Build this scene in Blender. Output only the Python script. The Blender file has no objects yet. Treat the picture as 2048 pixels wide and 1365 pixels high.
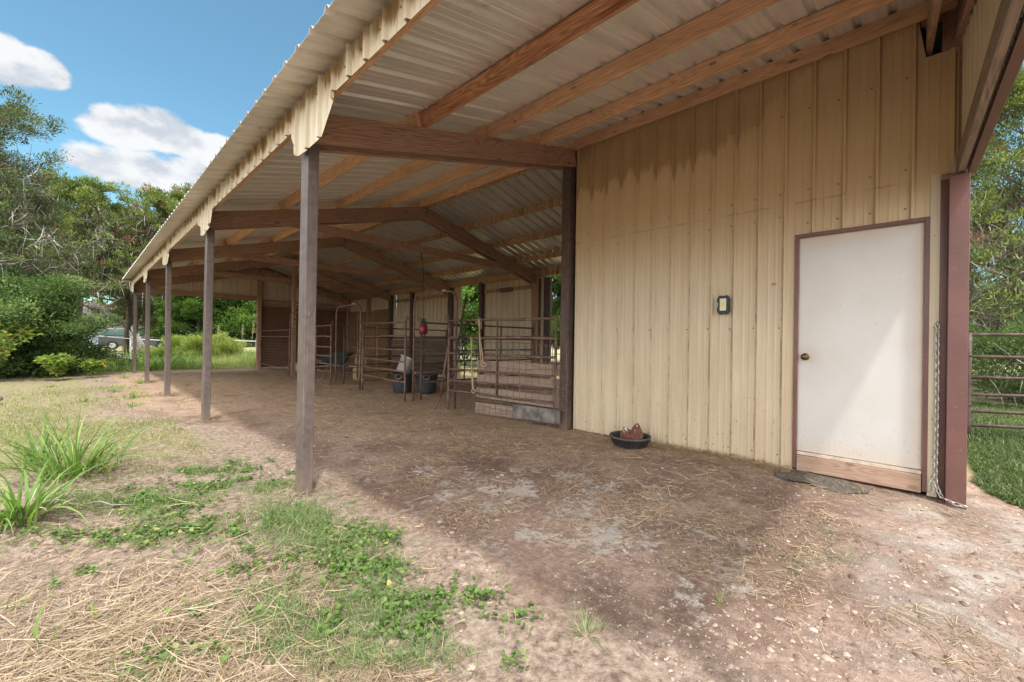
import bpy, math, random
import numpy as np
from mathutils import Vector, Matrix
rng = np.random.default_rng(11); random.seed(11)
SC = bpy.context.scene; COL = SC.collection
R = math.radians

# ------------------------------------------------------------------ camera
CP = np.array([-1.2505, -3.3928, 1.1974]); ya, pi_, ro = 0.8106, 0.0014, 0.0148
Fv = np.array([math.sin(ya)*math.cos(pi_), math.cos(ya)*math.cos(pi_), math.sin(pi_)])
Rv = np.array([math.cos(ya), -math.sin(ya), 0.]); Uv = np.cross(Rv, Fv)
c_, s_ = math.cos(ro), math.sin(ro)
Rc = c_*Rv+s_*Uv; Uc = c_*Uv-s_*Rv
cam = bpy.data.cameras.new("camera"); co = bpy.data.objects.new("camera", cam); COL.objects.link(co)
co.matrix_world = Matrix(((Rc[0], Uc[0], -Fv[0], CP[0]), (Rc[1], Uc[1], -Fv[1], CP[1]), (Rc[2], Uc[2], -Fv[2], CP[2]), (0, 0, 0, 1)))
cam.sensor_width = 36; cam.lens = 821.75/2048*36; cam.clip_start = .05; cam.clip_end = 2000
SC.camera = co

# ------------------------------------------------------------------ exposure, sky, sun
SC.view_settings.view_transform = 'Standard'; SC.view_settings.look = 'None'
SC.view_settings.exposure = 1.0; SC.view_settings.gamma = 1
SUN = Vector((.217, .393, -1)).normalized()
SC.cycles.diffuse_bounces = 8; SC.cycles.max_bounces = 12; SC.cycles.transparent_max_bounces = 8
sl = bpy.data.lights.new("sun", 'SUN'); so = bpy.data.objects.new("sun", sl); COL.objects.link(so)
sl.energy = 2.0; sl.angle = R(2.6); sl.color = (1, .955, .89)
so.rotation_euler = SUN.to_track_quat('-Z', 'Y').to_euler()
W = bpy.data.worlds.new("World"); SC.world = W; W.use_nodes = True
SKY_STRENGTH = .15


class NT:
    """small helper for node graphs"""
    def __init__(s, tree):
        s.t = tree; s.t.nodes.clear()
    def n(s, ty, ins=None, **kw):
        nd = s.t.nodes.new(ty)
        for k, v in kw.items(): setattr(nd, k, v)
        for k, v in (ins or {}).items(): s.set(nd.inputs[k], v)
        return nd
    def set(s, inp, v):
        if hasattr(v, 'is_linked') or hasattr(v, 'links'): s.t.links.new(v, inp)
        elif hasattr(v, 'outputs'): s.t.links.new(v.outputs[0], inp)
        else:
            if isinstance(v, (tuple, list)) and len(v) == 3 and inp.type == 'RGBA': v = (*v, 1)
            inp.default_value = v
    def m(s, op, a, b=None, c=None, clamp=False):
        nd = s.n('ShaderNodeMath', operation=op, use_clamp=clamp); s.set(nd.inputs[0], a)
        if b is not None: s.set(nd.inputs[1], b)
        if c is not None: s.set(nd.inputs[2], c)
        return nd.outputs[0]
    def noise(s, vec, scale, detail=4, rough=.55, dist=0.):
        nd = s.n('ShaderNodeTexNoise', {'Scale': scale, 'Detail': detail, 'Roughness': rough, 'Distortion': dist})
        s.set(nd.inputs['Vector'], vec); return nd.outputs['Fac']
    def mapv(s, vec, sc=(1, 1, 1), loc=(0, 0, 0)):
        return s.n('ShaderNodeMapping', {'Vector': vec, 'Scale': sc, 'Location': loc}).outputs[0]
    def ss(s, x, a, b):
        nd = s.n('ShaderNodeMapRange', interpolation_type='SMOOTHSTEP'); s.set(nd.inputs[0], x)
        s.set(nd.inputs[1], a); s.set(nd.inputs[2], b); return nd.outputs[0]
    def ramp(s, x, stops):
        nd = s.n('ShaderNodeValToRGB'); e = nd.color_ramp.elements
        while len(e) < len(stops): e.new(.5)
        for q, (p, c) in zip(e, stops): q.position = p; q.color = (*c, 1)
        s.set(nd.inputs[0], x); return nd.outputs[0]
    def mix(s, f, a, b, mode='MIX'):
        nd = s.n('ShaderNodeMix', data_type='RGBA', blend_type=mode)
        s.set(nd.inputs[0], f); s.set(nd.inputs[6], a); s.set(nd.inputs[7], b); return nd.outputs[2]
    def sep(s, v):
        return s.n('ShaderNodeSeparateXYZ', {0: v}).outputs


def build_sky():
    g = NT(W.node_tree)
    tc = g.n('ShaderNodeTexCoord').outputs['Generated']
    sky = g.n('ShaderNodeTexSky', sky_type='NISHITA', sun_disc=False, sun_elevation=R(65.8), sun_rotation=R(209), altitude=200, air_density=1.0, dust_density=.4, ozone_density=2.2)
    nrm = g.n('ShaderNodeVectorMath', {0: tc}, operation='NORMALIZE').outputs[0]
    x, y, z = g.sep(nrm)
    az = g.m('ARCTAN2', x, y); el = g.m('ARCSINE', z)
    v = g.mapv(nrm, (1, 1, 1.5))
    n1 = g.noise(v, 13, 8, .58); n2 = g.noise(g.mapv(nrm, (1, 1, 3.2), (3.1, .4, .7)), 3.2, 4, .5)
    mask = None
    # clouds: centre azimuth, elevation, half width, half height (radians)
    for a0, e0, ra, re in CLOUDS:
        da = g.m('DIVIDE', g.m('SUBTRACT', az, a0), ra); de = g.m('DIVIDE', g.m('SUBTRACT', el, e0), re)
        b = g.m('SUBTRACT', 1, g.m('ADD', g.m('MULTIPLY', da, da), g.m('MULTIPLY', de, de)))
        mask = b if mask is None else g.m('MAXIMUM', mask, b)
    mask = g.m('MAXIMUM', mask, -1.2)
    f = g.m('ADD', mask, g.m('MULTIPLY', g.m('SUBTRACT', n1, .5), 1.9))
    # unseen bright clouds added behind and above the viewer to fill the shade
    away = g.m('MAXIMUM', g.ss(g.m('COSINE', g.m('SUBTRACT', az, .75)), .42, .15), g.ss(el, .88, 1.05))
    far = g.m('MULTIPLY', g.ss(n2, .36, .46), away)
    fac = g.m('MAXIMUM', g.ss(f, .0, .5), far)
    shade = g.ss(g.m('ADD', g.noise(v, 9, 5, .5), g.m('MULTIPLY', g.m('SUBTRACT', n1, .5), .9)), .36, .60)
    cc = g.mix(shade, (2.15, 2.3, 2.55), (3.25, 3.27, 3.3))
    cc = g.mix(away, cc, (13.5, 13.1, 12.4))  # added out-of-view clouds far brighter than the visible ones, as fill light
    skyc = g.mix(1.0, sky.outputs[0], (.62, .82, .72), 'MULTIPLY')
    col = g.mix(g.m('MULTIPLY', fac, .96), skyc, cc)
    bg = g.n('ShaderNodeBackground', {'Color': col, 'Strength': SKY_STRENGTH})
    g.n('ShaderNodeOutputWorld', {'Surface': bg})
# az = atan2(x, y)
CLOUDS = [(.045, .345, .055, .036), (.105, .365, .07, .042), (.175, .345, .065, .040), (.07, .29, .10, .040), (.17, .29, .10, .05), (-.095, .395, .062, .038), (-.05, .40, .036, .028), (-.16, .37, .06, .04), (.95, .12, .22, .07), (.80, .17, .10, .04)]
build_sky()


# ------------------------------------------------------------------ materials
def material(name, fn, **kw):
    m = bpy.data.materials.new(name); m.use_nodes = True
    g = NT(m.node_tree); sh = fn(g, **kw)
    g.n('ShaderNodeOutputMaterial', {'Surface': sh}); return m


def pbsdf(g, col, rough=.7, metal=0., bump=None, bstr=.3, bdist=.01, spec=.5, **kw):
    d = {'Base Color': col, 'Roughness': rough, 'Metallic': metal, 'Specular IOR Level': spec}
    d.update(kw)
    if bump is not None:
        d['Normal'] = g.n('ShaderNodeBump', {'Height': bump, 'Strength': bstr, 'Distance': bdist}).outputs[0]
    return g.n('ShaderNodeBsdfPrincipled', d).outputs[0]


PITCH_ = .2224


def m_siding(g, stain=False, tint=(1, 1, 1), eave=False):
    o = g.n('ShaderNodeTexCoord').outputs['Object']; x, y, z = g.sep(o)
    streak = g.noise(g.mapv(o, (9, 9, .35)), 3, 5, .6)
    cl = g.noise(g.mapv(o, (1, 1, .6)), 1.6, 4)
    sp = g.noise(g.mapv(o, (1, 1, .7)), 38, 3, .6)
    col = g.mix(g.ss(streak, .35, .7), (.575, .49, .362), (.495, .415, .30))
    col = g.mix(g.m('MULTIPLY', g.ss(cl, .35, .7), .45), col, (.43, .335, .225))
    # splashed mud and specks low on the sheet
    low = g.m('MULTIPLY', g.ss(z, 1.3, .1), g.ss(sp, .63, .70))
    col = g.mix(g.m('MULTIPLY', low, .6), col, (.12, .08, .05))
    # grime that collects in the rib edges
    rb = g.m('ABSOLUTE', g.m('SUBTRACT', g.m('FRACT', g.m('DIVIDE', g.m('SUBTRACT', y, -.55+.026), .2224)), .5))
    edge = g.m('MULTIPLY', g.ss(rb, .46, .50), g.ss(g.noise(g.mapv(o, (3, 3, 1.5)), 3.5, 4, .7), .38, .66))
    col = g.mix(g.m('MULTIPLY', edge, .8), col, (.14, .09, .055))
    lap = g.m('MULTIPLY', g.ss(g.m('ABSOLUTE', g.m('SUBTRACT', z, 2.572)), .012, .003), g.ss(g.noise(g.mapv(o, (1, 2.5, 1)), 2, 3), .40, .55))
    if stain: col = g.mix(g.m('MULTIPLY', lap, .8), col, (.10, .065, .04))
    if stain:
        col = g.mix(g.m('MULTIPLY', g.ss(z, 1.5, 3.0), .8), col, (.53, .39, .215))      # ochre towards the top, bounced light partly painted into the colour
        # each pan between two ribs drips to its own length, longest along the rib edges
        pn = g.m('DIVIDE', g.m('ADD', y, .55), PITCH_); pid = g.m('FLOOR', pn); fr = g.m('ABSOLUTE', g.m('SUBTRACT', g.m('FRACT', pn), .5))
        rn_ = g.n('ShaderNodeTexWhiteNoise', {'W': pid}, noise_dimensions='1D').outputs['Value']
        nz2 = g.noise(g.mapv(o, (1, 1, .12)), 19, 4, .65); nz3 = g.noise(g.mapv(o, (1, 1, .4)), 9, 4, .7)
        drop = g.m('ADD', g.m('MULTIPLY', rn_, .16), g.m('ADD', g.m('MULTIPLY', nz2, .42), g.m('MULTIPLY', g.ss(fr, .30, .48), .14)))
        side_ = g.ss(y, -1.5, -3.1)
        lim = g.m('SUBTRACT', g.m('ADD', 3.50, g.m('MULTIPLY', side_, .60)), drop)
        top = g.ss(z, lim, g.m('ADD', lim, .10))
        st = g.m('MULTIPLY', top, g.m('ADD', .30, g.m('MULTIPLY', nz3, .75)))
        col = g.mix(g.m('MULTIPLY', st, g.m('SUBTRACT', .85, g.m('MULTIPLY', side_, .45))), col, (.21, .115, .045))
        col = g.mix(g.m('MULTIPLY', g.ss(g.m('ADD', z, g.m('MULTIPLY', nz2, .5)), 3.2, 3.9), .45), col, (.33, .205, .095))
    if tint != (1, 1, 1): col = g.mix(1, col, tint, 'MULTIPLY')
    if eave:
        es = g.noise(g.mapv(o, (1, 5, .8)), 3, 4, .6); lim = g.m('ADD', 2.76, g.m('MULTIPLY', es, .30))
        col = g.mix(g.m('MULTIPLY', g.m('MULTIPLY', g.ss(z, lim, g.m('ADD', lim, .07)), g.ss(es, .70, .42)), .95), col, (.22, .135, .04))
    fine = g.noise(g.mapv(o, (20, 20, 1)), 8, 3)
    return pbsdf(g, col, .42, bump=g.m('ADD', fine, g.m('MULTIPLY', cl, 4)), bstr=.12, bdist=.004, spec=.4)


def m_roofmetal(g, a=(.71, .675, .63), b=(.59, .56, .52), rough=.34, metal=.3):
    o = g.n('ShaderNodeTexCoord').outputs['Object']
    n = g.noise(g.mapv(o, (.5, 5, .5)), 3, 5); n2 = g.noise(g.mapv(o, (.4, 22, .4)), 5, 4)
    col = g.mix(g.ss(g.m('ADD', g.m('MULTIPLY', n, .6), g.m('MULTIPLY', n2, .4)), .35, .65), a, b)
    col = g.mix(g.m('MULTIPLY', g.ss(g.noise(o, 7, 5, .7), .58, .75), .4), col, (.22, .15, .10))
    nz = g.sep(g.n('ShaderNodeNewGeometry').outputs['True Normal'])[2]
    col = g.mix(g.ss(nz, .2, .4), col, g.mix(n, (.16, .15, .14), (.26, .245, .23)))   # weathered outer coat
    return pbsdf(g, col, rough, metal, bump=g.m('ADD', n, n2), bstr=.1, bdist=.006)


def m_wood(g, a, b, c, dark=(.05, .025, .012), knots=.5, rough=.75, stain=0., oxide=False):
    o = g.n('ShaderNodeTexCoord').outputs['Object']
    oi = g.n('ShaderNodeObjectInfo').outputs['Random']
    off = g.n('ShaderNodeCombineXYZ', {0: g.m('MULTIPLY', oi, 37), 1: g.m('MULTIPLY', oi, 11), 2: g.m('MULTIPLY', oi, 23)}).outputs[0]
    p = g.n('ShaderNodeVectorMath', {0: o, 1: off}, operation='ADD').outputs[0]
    warp = g.noise(g.mapv(p, (.9, 5, 5)), 1.3, 2)
    fig = g.noise(g.mapv(p, (.55, 7, 7)), 1.15, 2, .45)
    w = g.m('ADD', .5, g.m('MULTIPLY', g.m('SINE', g.m('MULTIPLY', fig, 150)), .5))
    gr = g.noise(g.mapv(p, (1.1, 62, 62)), 3, 6, .62)
    f = g.m('ADD', g.m('MULTIPLY', w, .17), g.m('MULTIPLY', gr, .83))
    col = g.ramp(f, [(.26, c), (.46, b), (.70, a)])
    bl = g.noise(g.mapv(p, (.8, 3, 3)), 1.5, 4, .6)
    col = g.mix(g.m('MULTIPLY', g.ss(bl, .42, .72), .40), col, tuple(v*.62 for v in b))
    chk = g.ss(g.noise(g.mapv(p, (.9, 60, 60)), 1.6, 3, .5), .66, .70); col = g.mix(g.m('MULTIPLY', chk, .55), col, dark)
    br = g.mix(oi, (.80, .78, .75), (1.12, 1.1, 1.08)); col = g.mix(1, col, br, 'MULTIPLY')
    kn = g.n('ShaderNodeTexVoronoi', {'Vector': g.mapv(p, (2.6, 6.5, 6.5)), 'Scale': 1.0, 'Randomness': 1.}).outputs['Distance']
    col = g.mix(g.m('MULTIPLY', g.ss(kn, .13, .07), knots), col, dark)
    if oxide:
        ox = g.m('MULTIPLY', g.ss(g.noise(g.mapv(p, (.5, 9, 9)), 1.6, 4, .6), .50, .60), 1)
        col = g.mix(g.m('MULTIPLY', ox, .8), col, (.16, .05, .02))
    if stain:   # drip marks under the screw lines
        x, y, z = g.sep(o)
        dr = g.ss(g.noise(g.mapv(p, (14, .6, .6)), 3, 3, .5), .50, .62)
        col = g.mix(g.m('MULTIPLY', dr, stain), col, (.07, .04, .022))
    return pbsdf(g, col, rough, bump=g.m('ADD', gr, g.m('MULTIPLY', w, .4)), bstr=.35, bdist=.003, spec=.25)


def m_paint(g, a, b, rough=.5, sc=8, bump=.2, grain=False, dust=None, foot=False):
    o = g.n('ShaderNodeTexCoord').outputs['Object']
    n = g.noise(g.mapv(o, (.15, 1, 1) if grain else (1, 1, 1)), sc*(5 if grain else 1), 5, .6)
    n2 = g.noise(o, 2.5, 3)
    col = g.mix(g.ss(n, .35, .7), a, b)
    col = g.mix(g.m('MULTIPLY', g.ss(n2, .4, .7), .4), col, tuple(v*.7 for v in b))
    if foot:
        z = g.sep(o)[2]; fn = g.noise(o, 9, 5, .7)
        col = g.mix(g.m('MULTIPLY', g.ss(g.m('ADD', z, g.m('MULTIPLY', fn, .5)), .62, .22), .45), col, (.22, .165, .13))
        vs = g.noise(g.mapv(o, (12, 12, .5)), 4, 4, .6); col = g.mix(g.m('MULTIPLY', g.ss(vs, .55, .68), .35), col, (.22, .17, .155))
        col = g.mix(g.m('MULTIPLY', g.ss(g.noise(g.mapv(o, (1, 1, .4)), 17, 5, .75), .66, .70), .8), col, (.30, .20, .14))
    if dust:
        col = g.mix(g.m('MULTIPLY', g.ss(g.noise(o, 30, 4, .7), .60, .72), .45), col, dust)
    return pbsdf(g, col, rough, bump=n, bstr=bump, bdist=.002, spec=.4)


def m_rust(g, a=(.17, .10, .08), b=(.09, .05, .04), c=(.30, .24, .22)):
    o = g.n('ShaderNodeTexCoord').outputs['Object']
    n = g.noise(o, 9, 6, .65); n2 = g.noise(o, 34, 4, .6)
    col = g.ramp(n, [(.35, b), (.55, a), (.75, c)])
    col = g.mix(g.m('MULTIPLY', g.ss(n2, .55, .7), .5), col, (.22, .11, .07))
    return pbsdf(g, col, .62, .25, bump=n2, bstr=.35, bdist=.002)


def m_plain(g, col, rough=.6, metal=0., var=.25, sc=12, bump=.15, **kw):
    o = g.n('ShaderNodeTexCoord').outputs['Object']; n = g.noise(o, sc, 5, .6)
    c = g.mix(g.ss(n, .3, .7), tuple(v*(1-var) for v in col), tuple(min(1, v*(1+var*.5)) for v in col))
    return pbsdf(g, c, rough, metal, bump=n, bstr=bump, bdist=.003, **kw)


def m_leaf(g, stops, rough=.55, trans=.35, spec=.3):
    at = g.n('ShaderNodeAttribute', attribute_name='rnd').outputs['Fac']
    col = g.ramp(at, stops)
    p = pbsdf(g, col, rough, spec=spec)
    t = g.n('ShaderNodeBsdfTranslucent', {'Color': g.mix(1, col, (1.25, 1.3, .6), 'MULTIPLY')}).outputs[0]
    return g.n('ShaderNodeMixShader', {0: trans, 1: p, 2: t}).outputs[0]


def m_ground(g):
    P = g.n('ShaderNodeNewGeometry').outputs['Position']; x, y, z = g.sep(P)
    nA = g.noise(P, .9, 5, .6); nB = g.noise(P, 3.1, 6, .65); nC = g.noise(P, 22, 6, .7); nF = g.noise(P, 95, 4, .7)
    wv = g.n('ShaderNodeTexNoise', {'Scale': 4.5, 'Detail': 3.}); g.set(wv.inputs['Vector'], P)
    Pw = g.n('ShaderNodeVectorMath', {0: P, 1: g.n('ShaderNodeVectorMath', {0: wv.outputs['Color'], 1: (.35, .35, .35)}, operation='MULTIPLY').outputs[0]}, operation='ADD').outputs[0]
    fib1 = g.noise(g.mapv(g.n('ShaderNodeVectorRotate', {'Vector': Pw, 'Angle': .5}, rotation_type='Z_AXIS').outputs[0], (4, 60, 1)), 1.2, 4, .7)
    fib2 = g.noise(g.mapv(g.n('ShaderNodeVectorRotate', {'Vector': Pw, 'Angle': -.7}, rotation_type='Z_AXIS').outputs[0], (5, 70, 1)), 1.2, 4, .7)
    fib = g.m('MAXIMUM', fib1, fib2)
    # trodden dirt
    dirt = g.ramp(nC, [(.3, (.20, .138, .110)), (.5, (.305, .218, .176)), (.72, (.42, .32, .265))])
    damp = g.ss(g.m('ADD', g.m('MULTIPLY', nA, .6), g.m('MULTIPLY', nB, .4)), .44, .56)
    dirt = g.mix(g.m('MULTIPLY', damp, .72), dirt, g.mix(nC, (.080, .050, .040), (.20, .128, .098)))
    # limestone fines showing through
    gx = g.m('DIVIDE', g.m('SUBTRACT', x, 1.15), 1.15); gy = g.m('DIVIDE', g.m('SUBTRACT', y, -1.5), 2.0)
    zone = g.m('SUBTRACT', 1, g.m('ADD', g.m('MULTIPLY', gx, gx), g.m('MULTIPLY', gy, gy)))
    lime = g.ss(g.m('ADD', g.m('MULTIPLY', zone, .13), g.m('ADD', g.m('MULTIPLY', nB, .65), g.m('MULTIPLY', nC, .35))), .60, .70)
    lime = g.m('MULTIPLY', lime, .85)
    front = g.ss(g.m('ADD', y, g.m('MULTIPLY', nA, 1.2)), -2.4, -3.0)
    frontx = g.ss(x, .6, 1.6)
    lime2 = g.m('MULTIPLY', g.m('MULTIPLY', front, frontx), g.ss(nB, .40, .62))
    lime = g.m('MAXIMUM', lime, g.m('MULTIPLY', lime2, .75))
    dirt = g.mix(lime, dirt, g.mix(nC, (.33, .29, .26), (.58, .54, .50)))
    # hay litter further in and by the wall
    hay = g.ramp(fib, [(.40, (.17, .115, .082)), (.56, (.385, .275, .195)), (.74, (.60, .465, .34))])
    hz = g.m('ADD', g.m('ADD', g.m('MULTIPLY', x, .42), g.m('MULTIPLY', y, .20)), g.m('MULTIPLY', g.m('SUBTRACT', nB, .5), 2.2))
    dirt = g.mix(g.ss(hz, .55, 1.3), dirt, hay)
    dirt = g.mix(g.m('MULTIPLY', g.ss(g.noise(g.mapv(P, (1, 1, 1), (5, 3, 0)), 1.3, 5, .65), .54, .68), .55), dirt, (.13, .085, .062))
    # sun bleached straw and soil outside the drip line
    strw = g.ramp(g.m('ADD', g.m('MULTIPLY', fib, .15), g.m('MULTIPLY', nC, .85)), [(.38, (.125, .09, .072)), (.52, (.28, .215, .172)), (.66, (.42, .335, .27))])
    strw = g.mix(g.m('MULTIPLY', g.ss(nB, .45, .65), .5), strw, g.mix(nC, (.22, .165, .135), (.42, .34, .28)))
    ox = g.m('ADD', x, g.m('MULTIPLY', g.m('SUBTRACT', nA, .5), .9))
    ox = g.m('SUBTRACT', ox, g.ss(y, 6., 2.))
    ox = g.m('ADD', ox, .72)
    out = g.m('MAXIMUM', g.ss(ox, .20, -.15), g.ss(y, 14.6, 15.3))
    col = g.mix(out, dirt, strw)
    # turf under the grass
    turf = g.mix(nC, (.13, .125, .055), (.33, .29, .16))
    tz = g.m('MULTIPLY', g.ss(ox, -.1, -.7), g.m('MULTIPLY', g.ss(y, 1.4, 2.6), g.ss(g.m('ADD', nB, g.m('MULTIPLY', nA, .5)), .5, .85)))
    tz = g.m('MAXIMUM', tz, g.ss(g.m('ADD', y, g.m('MULTIPLY', nA, 2)), 16, 17))
    yard = g.m('MULTIPLY', g.ss(x, 4.2, 5.0), g.ss(y, -3.7, -3.9))
    back = g.ss(x, 7.3, 7.8)
    col = g.mix(tz, col, turf)
    col = g.mix(g.m('MAXIMUM', back, yard), col, g.mix(nB, (.16, .17, .06), (.46, .41, .25)))
    # pale grit
    v = g.n('ShaderNodeTexVoronoi', {'Vector': P, 'Scale': 85.}).outputs
    peb = g.m('MULTIPLY', g.ss(v['Distance'], .32, .20), g.ss(g.sep(v['Color'])[0], .80, .84))
    col = g.mix(g.m('MULTIPLY', peb, .6), col, (.50, .44, .38))
    bh = g.m('ADD', g.m('ADD', g.m('MULTIPLY', nC, 1.), g.m('MULTIPLY', nF, .5)), g.m('ADD', g.m('MULTIPLY', fib, .3), g.m('MULTIPLY', peb, .5)))
    return pbsdf(g, col, .95, bump=bh, bstr=.9, bdist=.018, spec=.15)


M = {}
M['siding'] = material('tan_siding', m_siding)
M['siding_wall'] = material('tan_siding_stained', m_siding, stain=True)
M['trim_cream'] = material('cream_trim', m_siding, tint=(1.06, 1.12, 1.16), eave=True)
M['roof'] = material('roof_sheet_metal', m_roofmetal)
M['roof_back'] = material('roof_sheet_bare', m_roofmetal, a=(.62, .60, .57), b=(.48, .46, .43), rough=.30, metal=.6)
M['rafter'] = material('old_rafter_wood', m_wood, a=(.43, .275, .20), b=(.30, .185, .132), c=(.14, .082, .058), knots=.6)
M['purlin'] = material('purlin_wood', m_wood, a=(.72, .47, .30), b=(.54, .325, .195), c=(.30, .165, .095), knots=.6)
M['purlin_dark'] = material('purlin_wood_oxidised', m_wood, a=(.60, .33, .19), b=(.38, .19, .10), c=(.12, .055, .03), knots=.8, oxide=True)
M['purlin_back'] = material('purlin_wood_dripped', m_wood, a=(.56, .36, .21), b=(.42, .255, .14), c=(.22, .125, .07), knots=.3, stain=.75)
M['post'] = material('brown_painted_post', m_paint, a=(.135, .105, .098), b=(.088, .066, .061), rough=.45, grain=False, sc=14, dust=(.2, .16, .13), foot=True)
M['brown_trim'] = material('brown_metal_trim', m_paint, a=(.165, .078, .070), b=(.135, .064, .058), rough=.38, sc=3, bump=.05, dust=(.30, .22, .18))
M['dark_post'] = material('dark_brown_post', m_paint, a=(.10, .068, .058), b=(.06, .04, .035), rough=.6, sc=12, dust=(.18, .14, .11), foot=True)
M['plywood'] = material('strand_board', m_wood, a=(.21, .115, .07), b=(.15, .08, .05), c=(.085, .045, .03), knots=.15)
M['plywood_light'] = material('plywood_light', m_wood, a=(.33, .21, .115), b=(.25, .155, .085), c=(.14, .085, .05), knots=.3)
M['board_grey'] = material('weathered_board', m_wood, a=(.36, .28, .225), b=(.26, .195, .155), c=(.12, .085, .066), knots=.4)
M['board_dark'] = material('dusty_dark_board', m_wood, a=(.24, .18, .145), b=(.17, .12, .098), c=(.08, .055, .045), knots=.3)
M['sill'] = material('sill_board', m_wood, a=(.46, .33, .26), b=(.36, .24, .185), c=(.20, .13, .10), knots=.4)
M['rust'] = material('rusty_pipe', m_rust)
M['rust_dark'] = material('dark_pipe', m_rust, a=(.10, .068, .06), b=(.05, .035, .032), c=(.17, .14, .13))
M['wire'] = material('rusty_wire', m_rust, a=(.17, .12, .10), b=(.10, .07, .06), c=(.26, .21, .18))


def m_door(g):
    o = g.n('ShaderNodeTexCoord').outputs['Object']; x, y, z = g.sep(o)
    n = g.noise(o, 1.7, 4); n2 = g.noise(o, 26, 4, .7)
    col = g.mix(g.ss(n, .3, .7), (.58, .568, .565), (.53, .512, .50))
    bt = g.m('MAXIMUM', g.ss(g.m('ADD', z, g.m('MULTIPLY', n, .3)), .62, .2), g.ss(g.m('ADD', z, g.m('MULTIPLY', n, .25)), 2.18, 2.42))
    rt = g.m('MAXIMUM', g.ss(g.m('SUBTRACT', y, g.m('MULTIPLY', n, .1)), -3.44, -3.58), 0)
    col = g.mix(g.m('MULTIPLY', g.m('MAXIMUM', bt, rt), .55), col, (.50, .38, .26))
    kd = g.m('SQRT', g.m('ADD', g.m('POWER', g.m('SUBTRACT', y, -2.74), 2), g.m('POWER', g.m('SUBTRACT', z, 1.10), 2)))
    col = g.mix(g.m('MULTIPLY', g.ss(g.m('ADD', kd, g.m('MULTIPLY', n2, .12)), .22, .06), .35), col, (.36, .30, .25))
    spl = g.m('MULTIPLY', g.ss(z, .75, .2), g.ss(g.noise(g.mapv(o, (1, 1, .6)), 42, 4, .7), .58, .68)); col = g.mix(g.m('MULTIPLY', spl, .5), col, (.36, .27, .20))
    scr = g.ss(g.noise(g.mapv(o, (1, 14, 1.2)), 3.5, 5, .75), .64, .68); col = g.mix(g.m('MULTIPLY', scr, .3), col, (.42, .38, .35))
    col = g.mix(g.m('MULTIPLY', g.ss(n2, .67, .73), .7), col, (.2, .15, .12))
    return pbsdf(g, col, .36, bump=g.m('ADD', n, g.m('MULTIPLY', g.noise(o, 6, 3), .3)), bstr=.18, bdist=.02, spec=.4)
M['door'] = material('white_door_paint', m_door)
M['jamb'] = material('jamb_paint', m_plain, col=(.55, .46, .38), rough=.5, var=.2)
M['brass'] = material('aged_brass', m_plain, col=(.16, .10, .05), rough=.3, metal=.9, var=.3)
M['rubber'] = material('black_rubber', m_plain, col=(.030, .030, .032), rough=.55, var=.4, sc=20)
M['rubber_dusty'] = material('dusty_black_rubber', m_plain, col=(.085, .078, .065), rough=.8, var=.5, sc=25)
M['tub'] = material('tub_plastic', m_plain, col=(.045, .05, .062), rough=.5, var=.3)
M['chain'] = material('galvanised_chain', m_plain, col=(.62, .61, .58), rough=.42, metal=.7, var=.35, sc=40)
M['screw'] = material('screw_head', m_plain, col=(.24, .18, .11), rough=.5, metal=.3, var=.4)
M['lamp_black'] = material('lamp_black', m_plain, col=(.018, .02, .018), rough=.5)
M['lamp_white'] = material('lamp_reflector', m_plain, col=(.62, .61, .60), rough=.2, var=.1)
M['lamp_yellow'] = material('lamp_led_yellow', m_plain, col=(.72, .66, .05), rough=.4, var=.05)
M['red'] = material('red_shade', m_plain, col=(.20, .010, .02), rough=.35, var=.2)
M['white_plastic'] = material('white_plastic', m_plain, col=(.46, .44, .41), rough=.45, var=.15)
M['rope'] = material('tan_rope', m_plain, col=(.42, .30, .19), rough=.9, var=.35, sc=60)
M['strap'] = material('black_strap', m_plain, col=(.018, .018, .02), rough=.7)
M['bark'] = material('bark', m_plain, col=(.19, .155, .13), rough=.95, var=.5, sc=9, bump=.8)
M['deadwood'] = material('dead_wood', m_plain, col=(.30, .275, .25), rough=.95, var=.4, sc=12, bump=.6)
M['stone'] = material('limestone', m_plain, col=(.60, .54, .47), rough=.9, var=.25, sc=30, bump=.5)
M['car_paint'] = material('suv_paint', m_plain, col=(.075, .08, .09), rough=.25, var=.05, **{'Coat Weight': .6})
M['car_glass'] = material('suv_glass', m_plain, col=(.10, .16, .16), rough=.06, var=.05, metal=.3)
M['tyre'] = material('tyre', m_plain, col=(.02, .02, .02), rough=.85)
M['white_tape'] = material('white_tape', m_plain, col=(.78, .78, .78), rough=.6, var=.1)
M['house_wall'] = material('house_wall', m_plain, col=(.42, .38, .33), rough=.8, var=.1)
M['house_roof'] = material('house_shingle', m_plain, col=(.10, .085, .08), rough=.9, var=.3, sc=30)
M['house_trim'] = material('red_fascia', m_plain, col=(.28, .05, .04), rough=.7)
M['salt'] = material('rusty_block', m_plain, col=(.16, .035, .022), rough=.8, var=.45, sc=18, bump=.8)
M['salt_white'] = material('flaking_paint', m_plain, col=(.60, .60, .64), rough=.7, var=.3, sc=30)
M['mat'] = material('frayed_mat', m_plain, col=(.10, .085, .07), rough=.95, var=.6, sc=60, bump=.9)
M['hay'] = material('hay_bale', m_plain, col=(.34, .23, .11), rough=.95, var=.5, sc=45, bump=1.)
M['ground'] = material('ground_soil', m_ground)

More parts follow.
